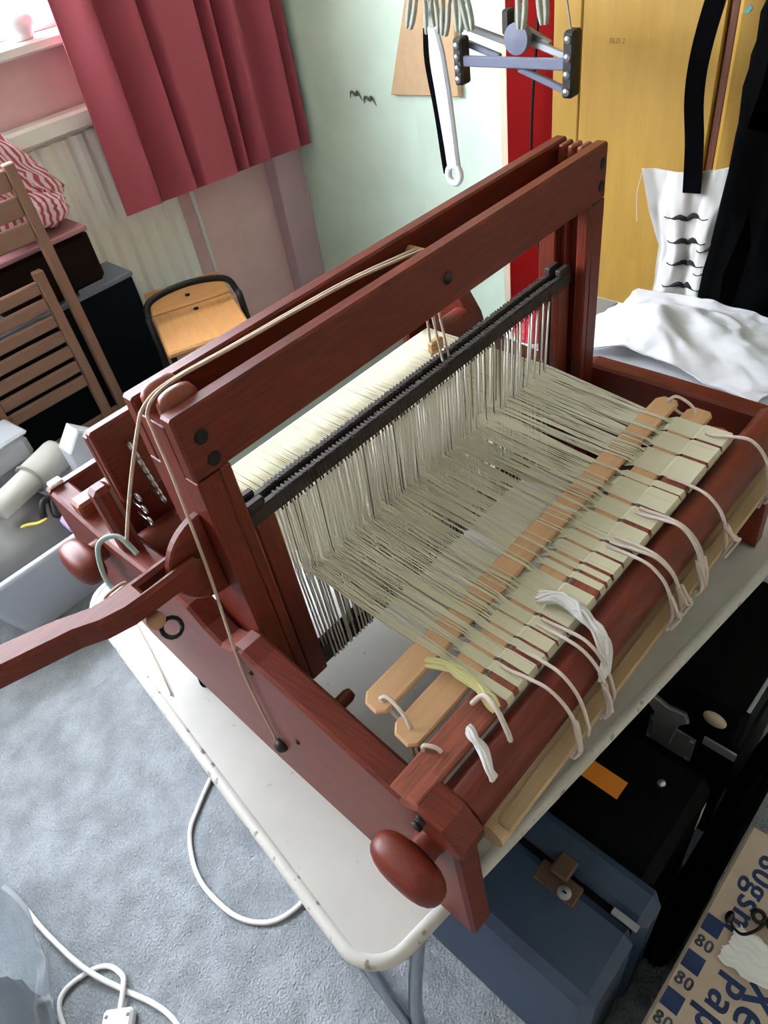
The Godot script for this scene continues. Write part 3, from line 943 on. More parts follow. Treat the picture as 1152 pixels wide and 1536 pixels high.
func build_lever(T: Node3D):
	# handle lying out to the side, forked round a half disc on the castle post
	var st := nst()
	prism(st, PackedVector2Array([Vector2(-0.275, -0.098), Vector2(-0.262, -0.102), Vector2(-0.203, -0.083), Vector2(-0.159, -0.067), Vector2(-0.125, -0.050), Vector2(-0.100, -0.046), Vector2(-0.022, -0.045), Vector2(-0.022, -0.034), Vector2(-0.082, -0.034), Vector2(-0.082, -0.0235), Vector2(-0.022, -0.0235), Vector2(-0.022, -0.012), Vector2(-0.085, -0.014), Vector2(-0.105, -0.015), Vector2(-0.130, -0.022), Vector2(-0.152, -0.034), Vector2(-0.216, -0.054), Vector2(-0.268, -0.070), Vector2(-0.279, -0.078)]), 0.402, 0.430, Vector3.ZERO, Vector3.RIGHT, Vector3.BACK, Vector3.UP, 0.004)
	var lev = commit("lever", st, M.loom, T)
	st = nst()
	var half := PackedVector2Array()
	for i in 19:
		var a := PI / 2 + PI * i / 18
		half.append(Vector2(0.0 + cos(a) * 0.054, 0.410 + sin(a) * 0.054))
	prism(st, half, -0.0225, -0.0115, Vector3(0, 0, -0.011), Vector3.RIGHT, Vector3.UP, Vector3.BACK, 0.002)
	commit("lever_disc", st, M.loom, T)
	st = nst()
	lathe(st, [Vector2(0, 0.392), Vector2(0.008, 0.392), Vector2(0.010, 0.397), Vector2(0.008, 0.4025), Vector2(0, 0.4025)], 12, Transform3D(Basis(), Vector3(-0.088, 0, -0.012)))
	commit("wooden_bead", st, mat(Color(0.64, 0.46, 0.35), 0.5), lev)
	st = nst()
	var ring := []
	for i in 14:
		var a := TAU * i / 14
		ring.append(Vector3(-0.080 + cos(a) * 0.010, 0.384 + sin(a) * 0.0065, -0.004 - sin(a) * 0.0075))
	tube(st, ring, 0.0025, 6, true)
	commit("iron_ring", st, M.iron, lev)
	# loops of cord at the back of the lever
	st = nst()
	tube(st, curve([Vector3(-0.060, 0.436, -0.062), Vector3(-0.063, 0.450, -0.085), Vector3(-0.080, 0.444, -0.098), Vector3(-0.093, 0.418, -0.086), Vector3(-0.094, 0.404, -0.062), Vector3(-0.085, 0.400, -0.050)], 6), 0.0028, 6)
	commit("cord_loop", st, M.teal_cord, T)
	st = nst()
	var lp := []
	for i in 16:
		var a := TAU * i / 16
		lp.append(Vector3(-0.097 + cos(a) * 0.012, 0.418 + sin(a) * 0.010, -0.058 + sin(a) * 0.008))
	tube(st, lp, 0.0018, 5, true)
	commit("cord_loop", st, M.white_cord, T)
	# cords over the castle
	st = nst()
	tube(st, curve([Vector3(0.366, 0.573, -0.044), Vector3(0.25, 0.586, -0.042), Vector3(0.10, 0.592, -0.040), Vector3(0.03, 0.594, -0.040), Vector3(0.002, 0.586, -0.041), Vector3(-0.012, 0.565, -0.046), Vector3(-0.040, 0.50, -0.062), Vector3(-0.061, 0.44, -0.078)], 6), 0.0018, 6)
	commit("lever_cord", st, M.cord, T)
	st = nst()
	tube(st, curve([Vector3(0.366, 0.573, -0.036), Vector3(0.25, 0.587, -0.036), Vector3(0.10, 0.593, -0.036), Vector3(0.03, 0.595, -0.036), Vector3(0.000, 0.587, -0.032), Vector3(-0.006, 0.565, -0.026), Vector3(-0.012, 0.52, -0.014), Vector3(-0.022, 0.40, -0.008), Vector3(-0.036, 0.25, -0.004), Vector3(-0.0365, 0.10, -0.002)], 6), 0.0017, 6)
	commit("lever_cord", st, M.cord, T)
	st = nst()
	lathe(st, [Vector2(0, -0.004), Vector2(0.010, -0.004), Vector2(0.010, 0.004), Vector2(0.006, 0.010), Vector2(0, 0.011)], 12, Transform3D(Basis(Vector3.BACK, PI / 2), Vector3(-0.034, 0.090, 0.004)))
	commit("cord_hook", st, M.iron, T)
	st = nst()
	tube(st, curve([Vector3(0.0, 0.0015, -0.50), Vector3(-0.024, 0.0015, -0.439), Vector3(-0.049, 0.0015, -0.337), Vector3(-0.073, 0.0015, -0.251)], 6), 0.0017, 5)
	commit("slack_cord", st, M.cord, T)

func build_window_corner():
	var st: SurfaceTool
	var rng := RandomNumberGenerator.new()
	rng.seed = 14
	# curtain
	var t := thing("curtain", "crimson pink pleated curtain hanging beside the window", "curtain")
	st = nst()
	var folds := [0.0, 0.115, 0.155, 0.31, 0.345, 0.395, 0.545, 0.60, 0.625, 0.665, 0.705, 0.80, 0.90, 0.925, 1.0]
	var depth := [0.0, 0.035, -0.03, 0.028, -0.02, 0.022, 0.030, -0.03, 0.02, -0.045, 0.030, -0.025, 0.026, -0.045, 0.01]
	sheet(st, 150, 14, func(u: float, v: float):
		var i := 0
		while i < folds.size() - 2 and u > folds[i + 1]: i += 1
		var q: float = (u - folds[i]) / (folds[i + 1] - folds[i])
		q = q * q * (3.0 - 2.0 * q)
		var dz: float = lerpf(depth[i], depth[i + 1], q) * (1.7 - 0.6 * v)
		var x: float = lerpf(0.872, 1.672, u) + 0.012 * sin(v * 3.0 + u * 9.0)
		var y: float = lerpf(0.70 - 0.035 * u + 0.3 * dz, 2.47, v)
		return Vector3(x, y, -1.80 + dz), 0.004)
	commit("fabric", st, M.curtain, t)
	st = nst()
	tube(st, [Vector3(-1.75, 2.48, -1.82), Vector3(1.68, 2.48, -1.82)], 0.012, 8)
	tag(commit("curtain_rail", st, M.white_gloss), "white curtain rail above the window", "curtain rail")
	# radiator
	t = thing("radiator", "white panel radiator with vertical ridges under the window", "radiator", Vector3(0, 0, -1.87))
	st = nst()
	box(st, Vector3(-0.35, 0.30, -0.055), Vector3(1.128, 0.955, -0.03), 0.004)
	commit("panel", st, M.radiator, t)
	for k in 25:
		var x := -0.335 + k * 0.0585
		st = nst()
		prism(st, PackedVector2Array([Vector2(x, -0.03), Vector2(x + 0.016, -0.021), Vector2(x + 0.036, -0.021), Vector2(x + 0.052, -0.03)]), 0.33, 0.945, Vector3.ZERO, Vector3.RIGHT, Vector3.BACK, Vector3.UP, 0.002)
		commit("ridge", st, M.radiator, t)
	bx("top_cover", Vector3(-0.36, 0.955, -0.065), Vector3(1.134, 1.008, 0.0), M.radiator, t, 0.008)
	st = nst()
	tube(st, curve([Vector3(1.19, 0.0, -0.04), Vector3(1.19, 0.7, -0.04), Vector3(1.19, 1.2, -0.05)], 4), 0.008, 8)
	tag(commit("heating_pipe", st, M.radiator), "thin white pipe rising beside the radiator", "pipe").position = Vector3(0, 0, -1.87)
	# little white pot on the sill
	st = nst()
	lathe(st, [Vector2(0, 1.203), Vector2(0.035, 1.203), Vector2(0.05, 1.23), Vector2(0.052, 1.26), Vector2(0.046, 1.262), Vector2(0.04, 1.225), Vector2(0, 1.215)], 18, Transform3D(Basis(), Vector3(0.82, 0, -1.92)))
	tag(commit("dish", st, M.ceramic), "small white dish on the window sill", "dish")
	# navy cabinet with a grey top
	t = thing("navy_box", "dark navy cabinet with grey top in front of radiator", "cabinet")
	bx("body", Vector3(0.20, 0.0, -1.85), Vector3(0.765, 0.565, -1.70), M.navy, t, 0.004)
	bx("top", Vector3(0.195, 0.5655, -1.855), Vector3(0.77, 0.583, -1.695), M.navy_top, t, 0.004)
	t = thing("speaker_box", "dark brown box standing on the navy cabinet", "box")
	bx("body", Vector3(0.36, 0.584, -1.84), Vector3(0.69, 0.755, -1.70), M.dark_brown, t, 0.02)
	bx("foot", Vector3(0.58, 0.5840, -1.699), Vector3(0.67, 0.600, -1.696), M.navy_top, t, 0.002)
	bx("pink_folder", Vector3(0.36, 0.756, -1.835), Vector3(0.68, 0.772, -1.675), mat(Color(0.66, 0.46, 0.48), 0.8), null, 0.004)
	tag(get_node("pink_folder"), "flat pink folder under the striped cushion", "folder")
	# striped cushion with a pulled-up corner
	var nz := noise(51, 4.0, 3)
	t = thing("striped_cushion", "crumpled pink and white striped cushion slumped by radiator", "cushion")
	st = nst()
	var cc := Vector3(0.55, 0.845, -1.755)
	blob(st, 44, 22, func(d: Vector3):
		var p := superell(d, Vector3(0.125, 0.052, 0.070), 3.2)
		p += d * 0.016 * nz.get_noise_3dv(d * 0.6)
		return cc + Basis(Vector3.BACK, -0.10) * p, cc, 2.4, 0.7)
	commit("cushion_body", st, M.stripes, t)
	st = nst()
	var c2 := Vector3(0.55, 0.965, -1.765)
	blob(st, 36, 22, func(d: Vector3):
		var p := superell(d, Vector3(0.085, 0.125, 0.055), 3.0)
		p.x += -0.06 * p.y / 0.125 + 0.02 * nz.get_noise_3dv(d * 0.7)
		p.x *= 1.0 - 0.25 * p.y / 0.125
		p += d * 0.014 * nz.get_noise_3dv(d * 0.9 + Vector3.ONE)
		return c2 + p, c2, 2.2, 0.7)
	commit("gathered_neck", st, M.stripes, t)
	# folded slatted chair
	t = thing("folding_chair", "brown slatted wooden folding chair standing folded against the cabinet", "chair", Vector3(0, 0, -1.59))
	for x in [0.105, 0.515]:
		bx("back_stile", Vector3(x, 0.0, -0.06), Vector3(x + 0.030, 1.0, -0.035), M.chair, t, 0.003)
	for x in [0.16, 0.450]:
		bx("seat_stile", Vector3(x, 0.165, -0.034), Vector3(x + 0.030, 0.735, -0.010), M.chair, t, 0.003)
	for k in 3:
		bx("back_slat", Vector3(0.1355, 0.80 + k * 0.068, -0.056), Vector3(0.5145, 0.853 + k * 0.068, -0.042), M.chair, t, 0.003)
	for k in 7:
		bx("seat_slat", Vector3(0.1905, 0.362 + k * 0.052, -0.030), Vector3(0.4495, 0.398 + k * 0.052, -0.015), M.chair, t, 0.003)
	bx("rung", Vector3(0.1355, 0.205, -0.052), Vector3(0.5145, 0.235, -0.037), M.chair, t, 0.003)
	st = nst()
	for x in [0.16, 0.45]:
		lathe(st, [Vector2(0, 0), Vector2(0.008, 0), Vector2(0.007, 0.004), Vector2(0, 0.005)], 10, Transform3D(Basis(Vector3.RIGHT, PI / 2), Vector3(x + 0.015, 0.20, -0.010)))
	commit("pivot", st, M.dull_steel, t)
	# stool with black hoop
	t = thing("wooden_stool", "low golden wooden stool with black bent metal hoop", "stool", Vector3(0.85, 0, -1.53), -0.42)
	for k in 2:
		bx("seat_plank", Vector3(-0.135, 0.432 - 0.004 * k, -0.235 + k * 0.19), Vector3(0.135, 0.452 - 0.004 * k, -0.052 + k * 0.285), M.stool, t, 0.006)
	for q in [Vector2(0.0, -0.11), Vector2(0.005, 0.0)]:
		st = nst()
		lathe(st, [Vector2(0, 0), Vector2(0.009, 0), Vector2(0.008, 0.004), Vector2(0, 0.005)], 10, Transform3D(Basis(), Vector3(q.x, 0.4525 - (0.004 if q.y > -0.05 else 0.0), q.y)))
		commit("bolt", st, M.iron, t)
	st = nst()
	tube(st, curve([Vector3(-0.15, 0.02, 0.17), Vector3(-0.15, 0.42, 0.06), Vector3(-0.148, 0.475, 0.015), Vector3(-0.12, 0.515, -0.01), Vector3(0.0, 0.53, -0.02), Vector3(0.12, 0.515, -0.01), Vector3(0.148, 0.475, 0.015), Vector3(0.15, 0.42, 0.06), Vector3(0.15, 0.02, 0.17)], 6), 0.011, 8)
	commit("hoop", st, M.iron, t)
	st = nst()
	for x in [-0.12, 0.12]:
		tube(st, [Vector3(x, 0.43, 0.0), Vector3(x, 0.012, -0.20)], 0.010, 8)
		tube(st, [Vector3(x, 0.43, -0.05), Vector3(x, 0.012, 0.20)], 0.010, 8)
	commit("legs", st, M.iron, t)

	# storage tub and what is in it
	t = thing("storage_tub", "translucent white plastic storage tub full of odds and ends", "tub", Vector3(0.005, 0, -1.36))
	st = nst()
	var bot := rounded(0.145, 0.145, 0.03, 4)
	var top := rounded(0.215, 0.215, 0.04, 4)
	var n := bot.size()
	for i in n:
		var j := (i + 1) % n
		for w in [1.0, 0.975]:
			var A := Vector3(bot[i].x * w, 0.003, bot[i].y * w)
			var B := Vector3(bot[j].x * w, 0.003, bot[j].y * w)
			var C := Vector3(top[j].x * w, 0.255, top[j].y * w)
			var D := Vector3(top[i].x * w, 0.255, top[i].y * w)
			quad_out(st, A, B, C, D, Vector3(0, 0.12, 0) if w == 1.0 else (A + C) * 0.9)
	prism(st, bot, 0.0, 0.004, Vector3.ZERO, Vector3.RIGHT, Vector3.BACK, Vector3.UP, 0.001)
	commit("tub_wall", st, M.tub, t)
	st = nst()
	var rim := []
	for q in top: rim.append(Vector3(q.x * 1.02, 0.258, q.y * 1.02))
	tube(st, rim, 0.010, 8, true)
	commit("tub_rim", st, M.plastic, t)
	var grp := "odds and ends in the tub"
	t = thing("cylinder_tube", "off-white paper cylinder lying across the storage tub", "cylinder", Vector3(0.115, 0.320, -1.39))
	st = nst()
	lathe(st, [Vector2(0, -0.13), Vector2(0.034, -0.13), Vector2(0.036, -0.01), Vector2(0.036, 0.0), Vector2(0.044, 0.002), Vector2(0.047, 0.11), Vector2(0.045, 0.12), Vector2(0, 0.12)], 20, Transform3D(Basis(Vector3.UP, 0.35) * Basis(Vector3.BACK, -PI / 2), Vector3.ZERO))
	commit("tube_body", st, mat(Color(0.80, 0.79, 0.75), 0.7), t)
	st = nst()
	var rg := []
	for i in 20: rg.append(Basis(Vector3.UP, 0.35) * Vector3(0.0, cos(TAU * i / 20) * 0.044, sin(TAU * i / 20) * 0.044))
	tube(st, rg, 0.004, 6, true)
	commit("tube_band", st, mat(Color(0.55, 0.55, 0.55), 0.5), t)
	t = thing("clear_container", "clear plastic food container with lid behind the paper cylinder", "container", Vector3(0.07, 0.315, -1.52), 0.1)
	st = nst()
	box(st, Vector3(-0.11, 0.0, -0.055), Vector3(0.11, 0.085, 0.06), 0.02)
	commit("container_body", st, M.tub, t)
	bx("container_lid", Vector3(-0.115, 0.086, -0.058), Vector3(0.115, 0.100, 0.064), M.plastic, t, 0.006)
	st = nst()
	prism(st, PackedVector2Array([Vector2(-0.05, 0.0), Vector2(0.05, 0.0), Vector2(0.05, 0.09), Vector2(0.0, 0.14), Vector2(-0.05, 0.09)]), -0.035, 0.035, Vector3(0.27, 0.29, -1.33), Vector3.RIGHT, Vector3.UP, Vector3.BACK, 0.004)
	tag(commit("white_carton", st, M.plastic), "white gable-topped carton in the tub", "carton")
	st = nst()
	tube(st, curve([Vector3(0.07, 0.27, -1.27), Vector3(0.09, 0.30, -1.29), Vector3(0.115, 0.29, -1.30), Vector3(0.10, 0.265, -1.26), Vector3(0.13, 0.262, -1.27), Vector3(0.15, 0.275, -1.31)], 6), 0.010, 7)
	tag(commit("black_lead", st, M.black), "coiled black lead on top of the tub", "lead")
	st = nst()
	tube(st, curve([Vector3(0.015, 0.262, -1.305), Vector3(0.03, 0.270, -1.285), Vector3(0.052, 0.266, -1.272), Vector3(0.075, 0.272, -1.262)], 6), 0.007, 6, false, 0.4)
	tag(commit("yellow_ribbon", st, M.yellow), "loose yellow and orange ribbon in the tub", "ribbon")
	bx("purple_packet", Vector3(0.095, 0.235, -1.245), Vector3(0.190, 0.270, -1.175), M.purple, null, 0.01)
	tag(get_node("purple_packet"), "lilac packet tucked into the tub corner", "packet")
	st = nst()
	blob(st, 20, 10, func(d: Vector3): return Vector3(0.0, 0.13, -1.40) + superell(d, Vector3(0.145, 0.12, 0.14), 4.0) * (1.0 + 0.05 * nz.get_noise_3dv(d * 2.0)), Vector3(0.0, 0.13, -1.40))
	tag(commit("fabric_bundle", st, mat(Color(0.50, 0.49, 0.48), 0.9)), "grey bundle of cloth filling the tub", "cloth")

func build_wardrobe_corner():
	var st: SurfaceTool
	var nz := noise(61, 5.0, 3)
	# wardrobe
	var t := thing("wardrobe", "yellow varnished wooden wardrobe with plain flat doors", "wardrobe")
	bx("carcass", Vector3(1.475, 0.0, -0.575), Vector3(1.66, 1.95, 0.35), M.pine, t, 0.003)
	bx("stile_and_shade", Vector3(1.452, 0.05, -0.575), Vector3(1.4745, 1.95, -0.502), M.pine, t, 0.003)
	st = nst()
	box(st, Vector3(0, 0, 0), Vector3(0.02, 1.85, 0.318), 0.003)
	var d = commit("door", st, M.pine, t)
	d.position = Vector3(1.452, 0.06, -0.500)
	bx("stile_and_shade", Vector3(1.458, 0.06, -0.179), Vector3(1.4745, 1.91, -0.162), M.brown_wood, t, 0.002)  # brown strip stands in for the shadow of strap and bag
	d = bx("door", Vector3(1.438, 0.06, -0.158), Vector3(1.466, 1.91, -0.082), M.pine, t, 0.010)
	bx("edge_strip", Vector3(1.440, 0.06, -0.081), Vector3(1.470, 1.91, -0.052), M.brown_wood, t, 0.004)
	# small stamped mark and a bird sticker on the doors
	words("stamped_mark", "DLD 2", 0.014, 0.0006, mat(Color(0.50, 0.33, 0.12), 0.7), t, Transform3D(Basis(Vector3.UP, -PI / 2), Vector3(1.4517, 1.09, -0.413)))
	st = nst()
	prism(st, PackedVector2Array([Vector2(-0.150, 1.140), Vector2(-0.144, 1.146), Vector2(-0.136, 1.145), Vector2(-0.130, 1.155), Vector2(-0.136, 1.160), Vector2(-0.143, 1.151)]), 1.4370, 1.4378, Vector3.ZERO, Vector3.BACK, Vector3.UP, Vector3.RIGHT, 0.0)
	commit("sticker", st, mat(Color(0.36, 0.62, 0.62), 0.6), t)
	# tote bag printed with moustaches, hung by a black strap
	t = thing("tote_bag", "off-white cotton tote printed with rows of black moustaches", "bag", Vector3(1.40, 0, 0))
	var f := func(u: float, v: float) -> Vector3:
		# u across (z), v up
		var z0: float = [-0.250, -0.232, -0.232, -0.295][mini(int(v * 3), 3)]
		var vv := v * 3.0
		var i := mini(int(vv), 2)
		var lz := [-0.262, -0.235, -0.230, -0.288]
		var rz := [-0.020, -0.050, -0.066, -0.058]
		z0 = lerpf(lz[i], lz[i + 1], vv - i)
		var z1: float = lerpf(rz[i], rz[i + 1], vv - i)
		var y := lerpf(0.36, 0.865 + 0.035 * u - 0.012 * sin(u * PI), v)
		var fold := 0.018 * sin(u * 15.0 + 1.2 * sin(v * 4.0)) * (0.3 + 0.7 * (1.0 - v)) + 0.012 * nz.get_noise_2d(u * 0.8, v * 0.8)
		if u > 0.62: fold += (u - 0.62) * 0.06
		return Vector3(-0.02 + fold, y, lerpf(z0, z1, u))
	st = nst()
	sheet(st, 40, 30, f, 0.004)
	commit("bag_body", st, M.canvas, t)
	for col in [[0.44, 5, 0.84, 0.105, 0.055], [0.86, 4, 0.70, 0.105, 0.060]]:
		for k in col[1]:
			var v: float = col[2] - 0.03 - k * col[3]
			var w: float = col[4]
			var pts := []
			var rad := []
			for i in 17:
				var q: float = i / 8.0 - 1.0
				var zz: float = col[0] + q * w / 0.21
				var yy: float = v + (0.016 * cos(q * PI * 1.0) * (1.0 - 0.3 * absf(q)) + 0.010 * pow(absf(q), 3.0)) - (0.022 * exp(-q * q * 40.0))
				pts.append(f.call(clampf(zz, 0.0, 1.0), yy) + Vector3(-0.003, 0, 0))
				rad.append(0.0012 + 0.0052 * sin(minf(absf(q) * 1.25 + 0.25, 1.0) * PI) * (1.0 if absf(q) < 0.95 else 0.5))
			st = nst()
			tube(st, pts, rad, 6)
			commit("printed_moustache", st, M.print_black, t)
	st = nst()
	var sp := []
	for p in curve([Vector3(-0.032, 0.832, -0.163), Vector3(-0.034, 0.93, -0.172), Vector3(-0.036, 1.02, -0.186), Vector3(-0.034, 1.10, -0.186), Vector3(-0.026, 1.20, -0.172), Vector3(-0.01, 1.32, -0.150), Vector3(0.005, 1.42, -0.146)], 5): sp.append(p)
	for i in sp.size() - 1:
		bar(st, sp[i], sp[i + 1] + (sp[i + 1] - sp[i]) * 0.05, 0.040, 0.003, Vector3.RIGHT, 0.0005)
	commit("strap", st, M.black_cloth, t)
	st = nst()
	tube(st, [Vector3(0.0, 1.42, -0.146), Vector3(0.0515, 1.41, -0.146)], 0.008, 8)
	commit("hanging_hook", st, M.dull_steel, t)
	# loose thread
	st = nst()
	tube(st, curve([Vector3(1.385, 0.862, -0.288), Vector3(1.40, 0.80, -0.305), Vector3(1.41, 0.73, -0.303)], 5), 0.0010, 4)
	tag(commit("loose_thread", st, M.canvas), "loose pale thread hanging from the tote bag corner", "thread")
	# black coat
	t = thing("black_coat", "long black coat hanging beside the tote bag", "coat")
	st = nst()
	blob(st, 36, 24, func(dd: Vector3):
		var p := superell(dd, Vector3(0.032, 0.46, 0.125), 4.0)
		p.z += 0.02 * sin(p.y * 6.0) + 0.012 * nz.get_noise_3dv(dd * 1.5) - 0.02 * p.y / 0.46
		p.x += 0.014 * sin(atan2(p.x, p.z) * 7.0)
		return Vector3(1.315, 0.78, 0.050) + p, Vector3(1.315, 0.78, 0.050))
	commit("coat_body", st, M.coat, t)
	st = nst()
	tube(st, curve([Vector3(1.315, 1.235, 0.03), Vector3(1.33, 1.32, 0.03), Vector3(1.4515, 1.36, 0.03)], 4), 0.004, 6)
	commit("coat_loop", st, M.dull_steel, t)
	# chest of drawers at the end
	t = thing("chest_of_drawers", "brown wooden chest of drawers beside the black coat", "chest")
	bx("carcass", Vector3(1.33, 0.0, 0.18), Vector3(1.45, 0.80, 0.62), M.brown_wood, t, 0.004)
	for k in 3:
		var y := 0.06 + k * 0.245
		bx("drawer", Vector3(1.312, y, 0.195), Vector3(1.3295, y + 0.23, 0.605), M.brown_wood, t, 0.004)
	# side table under a white sheet
	t = thing("side_table", "low white side table beside the loom under white sheets", "table")
	bx("table_top", Vector3(0.90, 0.575, -0.42), Vector3(1.268, 0.60, 0.50), M.white_gloss, t, 0.004)
	for x in [0.92, 1.225]:
		for z in [-0.39, 0.45]:
			bx("leg", Vector3(x, 0, z), Vector3(x + 0.03, 0.5745, z + 0.03), M.white_gloss, t, 0.003)
	t = thing("folded_sheet", "flat folded white sheet on the side table", "sheet")
	for k in 3:
		bx("fold", Vector3(0.905, 0.601 + k * 0.014, -0.25), Vector3(1.12 - k * 0.006, 0.6135 + k * 0.014, 0.45), M.white_cloth, t, 0.006)
	st = nst()
	sheet(st, 60, 60, func(u: float, v: float):
		var x := lerpf(0.97, 1.262, u)
		var z := lerpf(-0.20, 0.185, v)
		var q := Vector2((u - 0.33) / 0.55, (v - 0.40) / 0.55)
		var h := 0.050 * exp(-q.length_squared() * 1.9)
		h += 0.020 * (1.0 - absf(nz.get_noise_2d(x * 0.7 + z * 0.5, z * 0.35 - x * 0.4)) * 2.2) * exp(-q.length_squared() * 0.8)
		h += 0.004 * nz.get_noise_2d(x * 3.0, z * 3.0)
		return Vector3(x + 0.02 * nz.get_noise_2d(z, 3.0), maxf(0.647 + h, 0.6455 + 0.002 * u), z + 0.02 * nz.get_noise_2d(x, 9.0)), 0.004)
	tag(commit("crumpled_sheet", st, M.white_cloth), "crumpled heap of white sheet on the side table", "sheet")
	t = thing("white_pot", "white glazed pot with rolled rim beside crumpled sheet", "pot", Vector3(1.035, 0.6425, 0.262))
	st = nst()
	lathe(st, [Vector2(0, 0.022), Vector2(0.042, 0.022), Vector2(0.056, 0.03), Vector2(0.060, 0.065), Vector2(0.056, 0.080)], 28)
	lathe(st, [Vector2(0.048, 0.080), Vector2(0.050, 0.03), Vector2(0.0, 0.01)], 28)
	commit("pot_body", st, M.ceramic, t)
	st = nst()
	var rr := []
	for i in 28: rr.append(Vector3(cos(TAU * i / 28) * 0.053, 0.081, sin(TAU * i / 28) * 0.053))
	tube(st, rr, 0.007, 8, true)
	commit("pot_rim", st, M.ceramic, t)
	t = thing("crimson_tub", "crimson round plastic tub with white base behind loom heddles", "tub", Vector3(1.03, 0.601, -0.338))
	st = nst()
	lathe(st, [Vector2(0, 0.012), Vector2(0.045, 0.012), Vector2(0.048, 0.040), Vector2(0.046, 0.041), Vector2(0.046, 0.060), Vector2(0.050, 0.061), Vector2(0.050, 0.075), Vector2(0, 0.077)], 24)
	commit("tub_body", st, M.crimson, t)
	st = nst()
	lathe(st, [Vector2(0, 0.0), Vector2(0.048, 0.0), Vector2(0.048, 0.0118), Vector2(0, 0.0118)], 24)
	commit("white_base", st, M.plastic, t)
	t = thing("clear_box", "shallow clear plastic box beside the folded sheet", "box", Vector3(0.985, 0.601, -0.26))
	bx("box_body", Vector3(0.075, 0.0, -0.03), Vector3(0.20, 0.04, 0.04), M.clear, t, 0.004)
	bx("box_rim", Vector3(0.072, 0.0405, -0.033), Vector3(0.203, 0.046, 0.043), M.dull_steel, t, 0.002)

